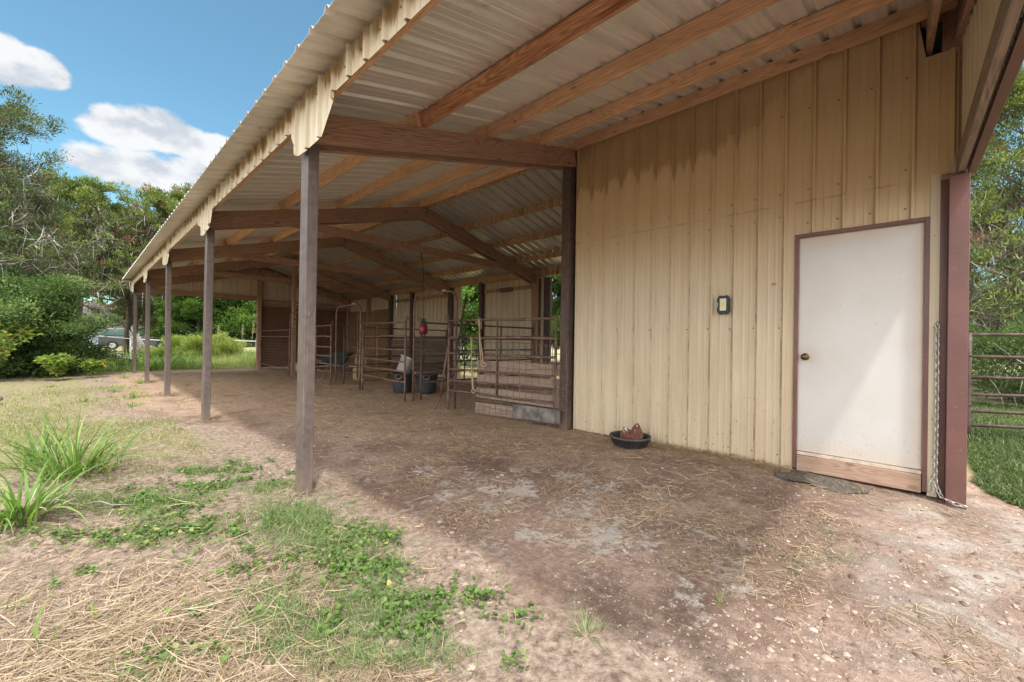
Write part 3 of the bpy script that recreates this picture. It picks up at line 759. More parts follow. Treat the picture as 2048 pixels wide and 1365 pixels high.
Z6 = (1.55, 1.26, .99, .75, .54, .35); GP = 'pipe corral panels inside the barn'
PA = panel('corral_panel', (3.40, .17), (3.14, 2.28), (1.54, 1.25, .98, .71, .52, .34), 'rusty pipe panel nearest the tack room wall, with wire mesh and planks against it', GP, rscale=(1, 1.3, 1.1, 1, 1, 1))
panel('corral_panel', (3.18, 3.72), (3.37, 5.88), (1.565, 1.27, 1.0, .76, .56, .36), 'rusty pipe panel standing in front of the two black tubs', GP, stays=(.62,), lean=(.02, -.01))
panel('corral_panel', (3.22, 7.30), (3.25, 9.32), Z6, 'rusty pipe panel in front of the wheelbarrow', GP)
panel('corral_panel', (3.50, 3.64), (6.88, 3.60), Z6, 'dark pipe divider panel running back beside the hanging red lamp', GP, mat='rust_dark', stays=(.33, .66))
panel('corral_panel', (3.62, 7.42), (6.86, 7.22), (1.52, 1.25, .97, .72, .50, .30), 'dark pipe divider panel running back beside the wheelbarrow stall', GP, mat='rust_dark', stays=(.4, .75))
arch_gate((3.33, 2.33), (3.33, 3.66), 2.09, 'rusty arched bow gate with its leaf swung open, beside the roped panel', leaf=((3.03, 2.42), (3.72, 3.02), (.10, -.11)), lean=(0.0, 0))
arch_gate((3.36, 5.98), (3.33, 7.26), 2.04, 'rusty arched bow gate in the middle, leaf open toward the stall', leaf=((3.62, 6.30), (3.84, 7.10), (.0, 0)))
arch_gate((3.30, 9.36), (3.35, 10.72), 2.0, 'rusty arched bow gate beside the timber post, farthest from the door')


def mesh_gate():
    a, b = (3.36, 10.78), (3.56, 15.1); L = math.dist(a, b); rz = math.atan2(b[1]-a[1], b[0]-a[0])
    t = thing('wire_gate', 'long low gate with two pipe rails over fine horizontal wires at the open end', 'gate', (*a, 0), rz)
    for z in (1.47, 1.25, .22): MB().tube([(0, 0, z), (L/2, 0, z-.01), (L, 0, z)], .02, 8).build('rail', 'rust', t)
    for x in (0, L): MB().tube([(x, 0, .0), (x, 0, 1.49)], .022, 8).build('end_post', 'rust_dark', t)
    m = MB()
    for k in range(9): m.tube([(0, 0, .32+k*.1), (L, 0, .32+k*.1)], .0045, 5)
    m.build('wire', 'wire', t)
    MB().tube([(L*.45, .0, .22), (L*.40, 0, 1.47)], .010, 6).build('stay', 'rust_dark', t)
mesh_gate()


def mesh_panel():
    t = tag(MB().build('wire_mesh_panel', 'wire'), 'rusty square wire mesh sheet wired onto the front of the pipe panel', 'wire mesh')
    m = MB(); n = 15; y0, y1 = -.05, 1.64; x0, x1 = 3.335, 3.13+.04
    fx = lambda y: 3.36+(y-.0)*(-.118)
    for k in range(n+1):
        y = y0+(y1-y0)*k/n; bx = random.uniform(-.012, .012)
        m.tube([(fx(y)-.01, y+bx, .01+random.uniform(-.01, .02)), (fx(y), y, .6), (fx(y)+.0, y-bx, 1.17+.02*math.sin(k))], .0045, 5)
    for z in (.03, .14, .25, .35, .46, .56, .68, .80, .93, 1.06, 1.17):
        m.tube([(fx(y)-.012, y, z+.012*math.sin(y*5+z*9)+(.03*(y-.8) if z > .9 else 0)) for y in np.linspace(y0, y1, 9)], .0045, 5)
    m.tube([(fx(.1)-.03, .10, .02), (fx(.1)-.03, .085, .5), (fx(.1)-.02, .10, .84)], .006, 6)
    me = bpy.data.meshes.new('wire_mesh_panel'); me.from_pydata(m.v, [], m.f); me.materials.append(M['wire']); t.data = me
mesh_panel()
fx = lambda y: 3.45+(y-.0)*(-.118)
pt = thing('plank_barrier', 'four weathered planks stacked on edge behind the wire mesh', 'plank barrier', (3.45, .1, 0))
for z, w, y1, tl in ((.80, .168, 1.66, .0), (.585, .158, 1.66, .012), (.355, .170, 1.67, -.01), (.115, .185, 1.69, .01)):
    board('plank', (fx(.07)-3.45, -.03, z+tl), (fx(y1)-3.45, y1-.1, z-tl), w, .03, 'board_grey', pt, wob=.006, bevel=.006)
m = MB(); m.box((0, 0, 0), (.02, .80, .20)); o = m.build('painted_board', 'white_plastic', bevel=.004); o.location = (3.335, .03, .06); o.rotation_euler = (0, R(-3), R(6.8))
tag(o, 'pale grey board lying low behind the wire mesh', 'board'); M['pale'] = material('pale_board', m_plain, col=(.17, .15, .145), rough=.8, var=.6, sc=7); o.data.materials[0] = M['pale']


def rope_loop(name, y, top, bot, w, label, cat, mat, r=.007, x=3.25, grp=None):
    m = MB(); pts = []
    n = 14
    for k in range(n+1): q = k/n; pts.append((x-.03-.01*math.sin(q*3), y-.012-w*.35*q**2, top-(top-bot-.06)*q))
    for k in range(1, 8): an = math.pi*k/8; pts.append((x-.035, y-w*.35+(.0)-(-.012)-w*.5+w*.5*math.cos(an), bot+.06-.07*math.sin(an)))
    for k in range(n+1): q = 1-k/n; pts.append((x-.03+.012*math.sin(q*4), y+.02-w*.9*q**1.5, top-(top-bot-.06)*q))
    pts.append((x+.0, y+.025, top+.028)); pts.append((x+.035, y+.022, top-.02)); pts.append((x+.03, y+.02, top-.15))
    m.tube(pts, r, 7)
    return tag(m.build(name, mat), label, cat, grp)
rope_loop('lead_rope', 1.56, 1.545, .80, .16, 'tan lead rope hung in a long loop over the top rail', 'rope', 'rope', r=.011, x=3.215)
rope_loop('lead_rope', 1.72, 1.255, .36, .10, 'lower tan lead rope hung from the second rail down near the ground', 'rope', 'rope', r=.009, x=3.195)


def halter():
    m = MB(); x = 3.165
    for dy, z0, z1 in ((0, 1.56, .95), (.05, 1.55, 1.1), (-.05, 1.30, .8), (.09, 1.28, .9)):
        pts = [(x-.03+.01*math.sin(k*1.7), 1.93+dy+.035*math.sin(k*.9+dy*50), z0-(z0-z1)*k/8) for k in range(9)]
        m.tube(pts, .010, 6)
    for z in (1.22, 1.02, .9): m.tube([(x-.045, 1.93+.07*math.cos(a), z+.06*math.sin(a)) for a in np.linspace(0, 6.28, 10)[:-1]], .008, 6, closed=True)
    tag(m.build('halter', 'strap'), 'black webbing halter tangled over the rails beside the ropes', 'halter')
halter()


def red_lamp():
    t = thing('heat_lamp', 'red bell-shaped heat lamp hanging on a long cord from the collar tie', 'heat lamp', (3.44, 3.50, 1.31))
    m = MB(); m.lathe([(.055, 0), (.082, .03), (.088, .10), (.080, .17), (.055, .20), (.03, .21)], n=24); m.build('shade', 'red', t, solid=.003)
    m = MB(); m.lathe([(.05, .205), (.052, .24), (.03, .27), (.028, .30), (.012, .31), (0, .31)], n=16)
    m.tube([(-.08, 0, .19), (-.075, 0, .27), (0, 0, .335), (.075, 0, .27), (.08, 0, .19)], .005, 6); m.build('socket', 'lamp_black', t)
    m = MB(); m.tube([(0, 0, .31), (.004, .004, .8), (0, .02, 1.3), (0, .10, 1.64)], .006, 6); m.tube([(0, .10, 1.50), (.02, .11, 1.56), (0, .10, 1.62), (-.02, .09, 1.56)], .006, 6, closed=True); m.build('cord', 'strap', t)
red_lamp()


def tub(x, y, s, label):
    t = thing('muck_tub', label, 'tub', (x, y, 0), random.uniform(0, 3), 'black plastic tubs')
    m = MB(); m.lathe([(0, .005), (.19*s, .0), (.205*s, .02), (.222*s, .22), (.235*s, .385), (.262*s, .395), (.266*s, .425), (.245*s, .43), (.228*s, .40), (.212*s, .2), (.19*s, .03), (0, .03)], n=36)
    m.build('body', 'tub', t)
    for a in (0, math.pi):
        c, q = math.cos(a), math.sin(a); R0 = .258*s
        MB().tube([(c*R0-q*d, q*R0+c*d, z) for d, z in ((-.07, .40), (-.065, .34), (0, .315), (.065, .34), (.07, .40))], .008, 7).build('handle', 'rope', t)
tub(3.90, 4.98, 1.0, 'black plastic tub holding the tilted white bucket'); tub(4.25, 4.52, 1.02, 'black plastic tub with rope handles right of the tilted bucket')


def white_bucket():
    t = thing('feed_bucket', 'square white plastic bucket tipped over on a black tub', 'bucket', (3.90, 4.86, .455))
    m = MB(); n = 4; V = []; F = []
    prof = [(.085, 0), (.10, .01), (.115, .30), (.135, .305), (.135, .33), (.12, .33), (.11, .31), (.098, .02), (0.001, .02)]
    for r, z in prof:
        for k in range(16):
            a = 2*math.pi*(k+.5)/16; e = 1/max(abs(math.cos(a)), abs(math.sin(a))); e = min(e, 1.25); V.append((r*math.cos(a)*e, r*math.sin(a)*e, z))
    for i in range(len(prof)-1):
        for k in range(16): F.append((i*16+k, i*16+(k+1) % 16, (i+1)*16+(k+1) % 16, (i+1)*16+k))
    F.append(tuple(range(15, -1, -1))); m.add(V, F, True); o = m.build('body', 'white_plastic', t); o.rotation_euler = (R(17), R(17), R(25)); o.scale = (1.25, 1.25, 1.12); o.location = (-.08, .0, .0)
white_bucket()


def wheelbarrow():
    t = thing('wheelbarrow', 'green wheelbarrow parked inside the stall behind the pipe panel', 'wheelbarrow', (4.05, 9.0, 0), R(-38))
    m = MB(); a = [(-.42, -.30, .74), (.48, -.32, .80), (.48, .32, .80), (-.42, .30, .74)]; b = [(-.25, -.2, .45), (.22, -.22, .42), (.22, .22, .42), (-.25, .2, .45)]
    m.add(a+b, [(4, 5, 6, 7)]+[(i, (i+1) % 4, 4+(i+1) % 4, 4+i) for i in range(4)]); M['green'] = material('green_tray', m_plain, col=(.02, .035, .032), rough=.5)
    m.build('tray', 'green', t, solid=.006)
    m = MB()
    for s in (-1, 1): m.tube([(.75, s*.05, .2), (.2, s*.2, .42), (-.4, s*.28, .50), (-.95, s*.3, .62)], .018, 7)
    m.build('handles', 'board_grey', t)
    for s in (-1, 1): MB().tube([(-.1, s*.24, .45), (-.28, s*.27, .02), (-.36, s*.27, .02), (-.4, s*.28, .5)], .012, 6).build('leg', 'rust', t)
    m = MB(); m.tube([(.78+.17*math.cos(a), 0, .2+.17*math.sin(a)) for a in np.linspace(0, 2*math.pi, 21)[:-1]], .038, 8, closed=True); m.tube([(.78, -.06, .2), (.78, .06, .2)], .03, 8); m.build('wheel', 'tyre', t)
wheelbarrow()
for i, (x, y, z, rz, lb) in enumerate(((4.75, 8.15, 0, .1, 'hay bale on the floor behind the wheelbarrow'), (4.8, 8.2, .38, .35, 'hay bale set crooked on top of another bale'), (6.2, 9.9, 0, 1.2, 'hay bale against the dark board wall'))):
    m = MB(); m.box((-.45, -.22, 0), (.45, .22, .37)); o = m.build('hay_bale', 'hay', bevel=.03); o.location = (x, y, z); o.rotation_euler = (0, 0, rz); tag(o, lb, 'hay bale', 'hay bales in the stall')
M['log_end'] = material('log_wood', m_plain, col=(.36, .29, .23), rough=.9, var=.35, sc=15)
for x, y, l, r_, rz, lb in ((4.35, 13.3, .75, .17, 1.2, 'longer pale log round lying under the wire gate'), (4.35, 12.55, .45, .15, .5, 'shorter pale log round lying under the wire gate')):
    m = MB(); m.tube([(-l/2, 0, r_), (0, 0, r_*1.02), (l/2, 0, r_)], [r_, r_*1.05, r_*.95], 14); o = m.build('log', 'log_end'); o.location = (x, y, -.02); o.rotation_euler = (0, 0, rz); tag(o, lb, 'log', 'log rounds on the barn floor')
# plaque on the girt
m = MB(); m.prism([(0, .03), (.05, -.02), (.10, -.055), (.50, -.055), (.55, -.02), (.60, .0), (.55, .05), (.50, .075), (.10, .075), (.04, .06)], 0, -.012, .012)
o = m.build('wooden_plaque', 'board_dark', bevel=.004); o.location = (7.0, 4.43, 2.64); tag(o, 'dark eight-cornered wooden plaque nailed to the girt of the back wall', 'plaque')

# ---------------- things on and by the tack room wall
t = thing('work_light', 'small black magnetic work light with yellow lens on the tan wall', 'work light', (3.47, -2.01, 1.62))
m = MB(); hw, hh = .063, .100
m.prism([(-hw, -.06), (-hw+.022, -hh), (-.03, -hh), (0, -hh+.008), (.03, -hh), (hw-.02, -hh), (hw, -.06), (hw-.004, 0), (hw, .06), (hw-.02, hh), (.03, hh), (0, hh-.006), (-.03, hh), (-hw+.022, hh), (-hw, .06), (-hw+.003, 0)], 0, -.030, .0)
m.build('housing', 'lamp_black', t, bevel=.004)
m = MB(); m.prism([(-.030, -.062), (.032, -.062), (.032, .066), (-.030, .066)], 0, -.034, -.029); m.build('reflector', 'lamp_white', t, bevel=.002)
m = MB(); m.prism([(-.012, -.03), (.014, -.028), (.014, .034), (-.010, .036)], 0, -.0365, -.033); m.build('led', 'lamp_yellow', t)
m = MB(); m.prism([(.052, -.025), (.056, -.025), (.056, .025), (.052, .025)], 0, -.0315, -.029); m.build('switch', 'lamp_white', t)
m = MB(); m.box((-.003, -.018, -.008), (.0, .018, .008)); o = m.build('name_plate', 'stem_red'); o.location = (3.492, -2.46, 1.806); o.data.materials[0] = M['brass']; tag(o, 'tiny blank brown plate on the tan wall left of the door', 'plate')


def chain():
    t = thing('chain', 'galvanised chain hanging from a hook beside the brown corner post', 'chain', (3.46, -3.592, 0))
    path = [(0, 0, 1.385)]
    P = [Vector((0, 0, 1.385)), Vector((-.004, -.003, .9)), Vector((-.01, -.002, .45)), Vector((-.02, 0, .13)), Vector((-.06, -.03, .03)), Vector((-.12, -.09, .018)), Vector((-.16, -.17, .016))]
    fine = []
    for a, b in zip(P, P[1:]):
        n = max(2, int((b-a).length/.004))
        for k in range(n): fine.append(a.lerp(b, k/n))
    step = .0345; last = fine[0]; pts = [last]
    for q in fine:
        if (q-last).length >= step: pts.append(q); last = q
    m = MB()
    for i, (a, b) in enumerate(zip(pts, pts[1:])):
        c = (a+b)/2; d = (b-a).normalized(); s = d.orthogonal().normalized() if abs(d.z) < .6 else Vector((1, 0, 0)).cross(d).normalized()
        if i % 2: s = d.cross(s)
        if abs(d.z) > .6: s = (Matrix.Rotation(R(40), 3, d) @ s)
        lp = []
        for k in range(12):
            an = 2*math.pi*k/12; u = math.cos(an); v = math.sin(an)
            lp.append(c+d*(u*.0105+(.012 if u > 0 else -.012)*min(1, abs(u)*3))+s*v*.0125)
        m.tube(lp, .0048, 6, closed=True)
    m.build('links', 'chain', t)
    m = MB(); m.tube([(.035, .0, 1.40), (.0, .0, 1.405), (-.015, 0, 1.39), (0, 0, 1.37)], .005, 7); m.build('hook', 'chain', t)
    m = MB(); m.tube([(-.022, .018, .155), (-.03, .034, .12), (-.032, .038, .06), (-.03, .024, .03), (-.026, .008, .06), (-.023, .01, .12)], .0055, 7, closed=True); m.build('snap_link', 'chain', t)
chain()

PANX, PANY = 3.20, -1.09
t = thing('feed_pan', 'shallow black rubber feed pan at the foot of the tan wall', 'feed pan', (PANX, PANY, .0))
m = MB(); m.lathe([(0, .0), (.178, .0), (.19, .012), (.206, .055), (.216, .060), (.218, .088), (.228, .092), (.236, .104), (.236, .118), (.225, .122), (.214, .116), (.205, .09), (.188, .03), (.17, .022), (0, .022)], n=48, c=(0, 0, .002)); m.build('pan', 'rubber', t)
m = MB(); m.lathe([(.226, .1215), (.231, .1245), (.2365, .1195), (.2372, .110), (.2368, .104)], n=48, c=(0, 0, .002)); m.build('rim', 'rubber_dusty', t)
m = MB(); m.lathe([(0, .052), (.10, .048), (.17, .036), (.190, .028)], n=32); m.build('feed_dust', 'litter' if 0 else 'salt', t)


def block():
    b = bmesh_block()
    return b
import bmesh
def bmesh_block():
    bm = bmesh.new(); r = random.Random(4)
    pts = [(-.125, -.05, 0), (.11, -.08, 0), (.13, .07, 0), (-.09, .09, 0), (-.13, -.04, .10), (-.085, .0, .185), (-.06, .05, .14), (.0, -.07, .10), (.015, -.02, .15), (.055, .01, .225), (.075, .03, .22), (.13, -.03, .10), (.12, .06, .11), (-.02, .08, .12), (-.05, -.07, .08)]
    for p in pts: bm.verts.new(p)
    bmesh.ops.convex_hull(bm, input=bm.verts); bmesh.ops.subdivide_edges(bm, edges=bm.edges, cuts=3, use_grid_fill=True)
    for v in bm.verts:
        v.co += Vector((r.uniform(-1, 1), r.uniform(-1, 1), r.uniform(-1, 1)))*.0045
        # notch in the top
        q = math.exp(-((v.co.x+.015)/.035)**2)*max(0, v.co.z-.06)*.55; v.co.z -= q
    me = bpy.data.meshes.new('mineral_block'); bm.to_mesh(me); bm.free()
    me.materials.append(M['salt_mix']); o = bpy.data.objects.new('mineral_block', me); COL.objects.link(o)
    o.location = (PANX+.01, PANY-.015, .043); o.rotation_euler = (0, 0, R(-62)); tag(o, 'broken rust-red block with flaking white paint resting in the feed pan', 'block')
def m_salt(g):
    o = g.n('ShaderNodeTexCoord').outputs['Object']; n = g.noise(o, 22, 5, .65); n2 = g.noise(o, 60, 4, .6); z = g.sep(o)[2]
    f = g.ss(g.m('ADD', n, g.m('MULTIPLY', g.ss(z, .08, .21), .16)), .66, .70)
    col = g.mix(g.ss(n2, .35, .65), (.075, .028, .02), (.17, .06, .042)); col = g.mix(f, col, (.50, .49, .50))
    return pbsdf(g, col, .8, bump=g.m('ADD', n, f), bstr=.7, bdist=.006)
M['salt_mix'] = material('flaking_block', m_salt)
bmesh_block()


def mat_piece():
    out = [(3.126, -2.555), (3.20, -2.54), (3.30, -2.60), (3.44, -2.66), (3.43, -2.90), (3.40, -3.10), (3.30, -3.20), (3.20, -3.19), (3.12, -3.10), (3.02, -3.06), (2.99, -2.96), (3.04, -2.80), (3.02, -2.70), (3.06, -2.60)]
    xs = np.arange(2.96, 3.47, .02); ys = np.arange(-3.24, -2.5, .02); V = []; F = []; idx = {}
    def inside(x, y):
        c = False
        for (x1, y1), (x2, y2) in zip(out, out[1:]+out[:1]):
            if (y1 > y) != (y2 > y) and x < (x2-x1)*(y-y1)/(y2-y1)+x1: c = not c
        return c
    def vid(i, j):
        if (i, j) not in idx:
            x, y = xs[i]+random.uniform(-.006, .006), ys[j]+random.uniform(-.006, .006)
            idx[(i, j)] = len(V); V.append((x, y, float(gh(x, y))+.010+.008*math.sin(x*23+y*11)))
        return idx[(i, j)]
    for i in range(len(xs)-1):
        for j in range(len(ys)-1):
            if inside(xs[i]+.01, ys[j]+.01): F.append((vid(i, j), vid(i+1, j), vid(i+1, j+1), vid(i, j+1)))
    m = MB(); m.add(V, F, True); tag(m.build('door_mat', 'mat', solid=.008), 'frayed dark mat half buried in dirt in front of the white door', 'mat')
mat_piece()


# ---------------- pipe gate and other things outdoors
panel('pipe_gate', (6.83, -4.03), (8.9, -7.6), (1.378, 1.09, .82, .59, .375, .19), 'dark six-rail pipe gate beyond the brown corner post', None, mat='rust_dark', stays=(.5,), cat='pipe gate', hooks=False, r=.022)


def suv():
    t = thing('parked_suv', 'dark grey parked SUV seen between the bush and the barn posts', 'car', (2.25, 45.6, .0), R(-4))
    # profile in x (length 5.2) z; nose toward +x
    body = [(-2.55, .45), (-2.6, .75), (-2.52, 1.15), (-.0, 1.18), (1.2, 1.14), (2.3, 1.02), (2.55, .85), (2.58, .5), (2.2, .38), (-2.3, .38)]
    m = MB(); m.prism(body, 1, -.95, .95); m.build('body', 'car_paint', t, bevel=.06)
    m = MB(); lo = [(-2.48, 1.16), (1.15, 1.14)]; hi = [(-2.2, 1.82), (.25, 1.84)]
    V = []
    for s in (-1, 1):
        V += [(-2.48, s*.92, 1.16), (1.2, s*.92, 1.13), (.30, s*.76, 1.84), (-2.2, s*.76, 1.84)]
    m.add(V, [(0, 1, 2, 3), (7, 6, 5, 4), (0, 4, 5, 1), (1, 5, 6, 2), (2, 6, 7, 3), (3, 7, 4, 0)]); m.build('cabin', 'car_paint', t, bevel=.05)
    for s in (-1, 1):
        for x0, x1, xt0, xt1 in ((-2.25, -1.45, -2.08, -1.45), (-1.35, -.45, -1.35, -.48), (-.35, .85, -.36, .18)):
            m = MB(); y0, y1 = s*.905, s*.79
            m.add([(x0, y0+s*.025, 1.24), (x1, y0+s*.025, 1.24), (xt1, y1+s*.025, 1.74), (xt0, y1+s*.025, 1.74)], [(0, 1, 2, 3)]); m.build('window', 'car_glass', t, solid=.01)
        for x in (-1.55, 1.6):
            m = MB(); m.tube([(x, s*.72, .38), (x, s*.98, .38)], .38, 20); w = m.build('wheel', 'tyre', t); MB().tube([(x, s*.97, .38), (x, s*.995, .38)], .22, 14).build('rim', 'chain', w)
    m = MB(); m.add([(1.16, -.80, 1.2), (1.16, .80, 1.2), (.40, .70, 1.76), (.40, -.70, 1.76)], [(0, 1, 2, 3)]); m.build('windscreen', 'car_glass', t, solid=.02, loc=(.03, 0, .03))
suv()


def house():
    t = thing('house', 'pale one-storey house with grey shingle roof and red fascia behind the trees', 'house', (-4.5, 78, 0), R(-42))
    m = MB(); m.box((-9, -4.5, 0), (9, 4.5, 3.0)); m.build('wall', 'house_wall', t)
    m = MB(); m.add([(-9.7, -5.2, 3.0), (9.7, -5.2, 3.0), (9.7, 5.2, 3.0), (-9.7, 5.2, 3.0), (-6, 0, 5.6), (6, 0, 5.6)], [(3, 2, 1, 0), (0, 1, 5, 4), (2, 3, 4, 5), (1, 2, 5), (3, 0, 4)]); m.build('roof', 'house_roof', t)
    for y in (-5.21, 5.21): m = MB(); m.box((-9.7, y-.03, 2.7), (9.7, y+.03, 3.02)); m.build('fascia', 'house_trim', t)
    for x in (-6, -2.2, 2.2, 6): m = MB(); m.box((x-.7, -4.53, 1.0), (x+.7, -4.50, 2.3)); m.build('window', 'car_glass', t)
house()
m = MB(); m.box((-.28, -.25, -.4), (.28, .25, 1.32)); m.box((-.32, -.29, 1.325), (.32, .29, 1.37)); o = m.build('utility_box', 'tub', bevel=.03); M['boxblue'] = material('grey_blue_metal', m_plain, col=(.22, .29, .33), rough=.5); o.data.materials[0] = M['boxblue']
o.location = (-.50, 43.6, .35); o.rotation_euler = (0, 0, R(-4)); tag(o, 'grey-blue metal box beside the parked SUV', 'utility box')


def tape_fence():
    t = thing('tape_fence', 'white electric tape fence on thin posts crossing the tall grass', 'fence', (0, 0, 0))
    P = [(-4.5, 44.5, 1.25), (-.79, 35.3, 1.22), (.62, 26.6, 1.05), (1.91, 22.3, .99), (3.17, 20.0, 1.10), (3.95, 16.6, 1.05), (4.2, 14.9, 1.03)]
    m = MB()
    for a, b in zip(P, P[1:]): m.bar(a, b, .045, .006)
    m.build('tape', 'white_tape', t)
    for x, y, z in P[1:-1]: m = MB(); m.box((x-.03, y-.03, -.2), (x+.03, y+.03, z+.12)); m.build('post', 'white_tape', t, bevel=.01)
tape_fence()

# ------------------------------------------------------------------ vegetation generators
def blades(P, az, L, w, e0, bend, rnd, nseg=2, tip=.12, tw=None):
    """flat tapering strips; returns V, F, rnd"""
    n = len(P); V = np.zeros((n, nseg+1, 2, 3)); pos = np.array(P, float)
    tw = rng.uniform(-.6, .6, n) if tw is None else tw
    cx, cy = np.cos(az), np.sin(az); side = np.stack([-cy*np.cos(tw), cx*np.cos(tw), np.sin(tw)], 1)
    for k in range(nseg+1):
        t = k/nseg; ww = w*(1-(1-tip)*t**1.6)*(.75+.25*min(1, t*4))
        V[:, k, 0] = pos-side*ww[:, None]/2; V[:, k, 1] = pos+side*ww[:, None]/2
        e = e0-bend*(t+.5/nseg); st = L/nseg
        pos = pos+np.stack([cx*np.cos(e)*st, cy*np.cos(e)*st, np.sin(e)*st], 1)
    b = (np.arange(n)*(nseg+1)*2)[:, None]+(np.arange(nseg)*2)[None]; b = b.ravel()
    F = np.stack([b, b+1, b+3, b+2], 1)
    return V.reshape(-1, 3), F, np.repeat(rnd, (nseg+1)*2)


def sprays(C, D, L, w, rnd):
    """one pointed kite per leaf or spray"""
    n = len(C); D = D/np.linalg.norm(D, axis=1, keepdims=True); q = rng.normal(size=(n, 3)); B = np.cross(D, q); B /= np.linalg.norm(B, axis=1, keepdims=True)+1e-9
    V = np.stack([C, C+D*(L*.45)[:, None]+B*(w/2)[:, None], C+D*L[:, None], C+D*(L*.45)[:, None]-B*(w/2)[:, None]], 1)
    return V.reshape(-1, 3), np.arange(4*n).reshape(n, 4), np.repeat(rnd, 4)


def segs_mesh(S):
    """tapered 5-sided limb pieces from (p0, p1, r0, r1)"""
    n = len(S); P0 = np.array([s[0] for s in S]); P1 = np.array([s[1] for s in S]); r0 = np.array([s[2] for s in S]); r1 = np.array([s[3] for s in S])
    d = P1-P0; d /= np.linalg.norm(d, axis=1, keepdims=True)+1e-9
    a = np.cross(d, np.where(np.abs(d[:, 2:3]) > .9, [[1., 0, 0]], [[0, 0, 1.]])); a /= np.linalg.norm(a, axis=1, keepdims=True); b = np.cross(d, a)
    k = 6; an = np.arange(k)*2*np.pi/k; ring = a[:, None]*np.cos(an)[None, :, None]+b[:, None]*np.sin(an)[None, :, None]
    V = np.concatenate([P0[:, None]+ring*r0[:, None, None], P1[:, None]+ring*r1[:, None, None]], 1).reshape(-1, 3)
    base = (np.arange(n)*2*k)[:, None]; i = np.arange(k)[None]; j = (i+1) % k
    F = np.stack([(base+i), (base+j), (base+k+j), (base+k+i)], 2).reshape(-1, 4)
    return V, F


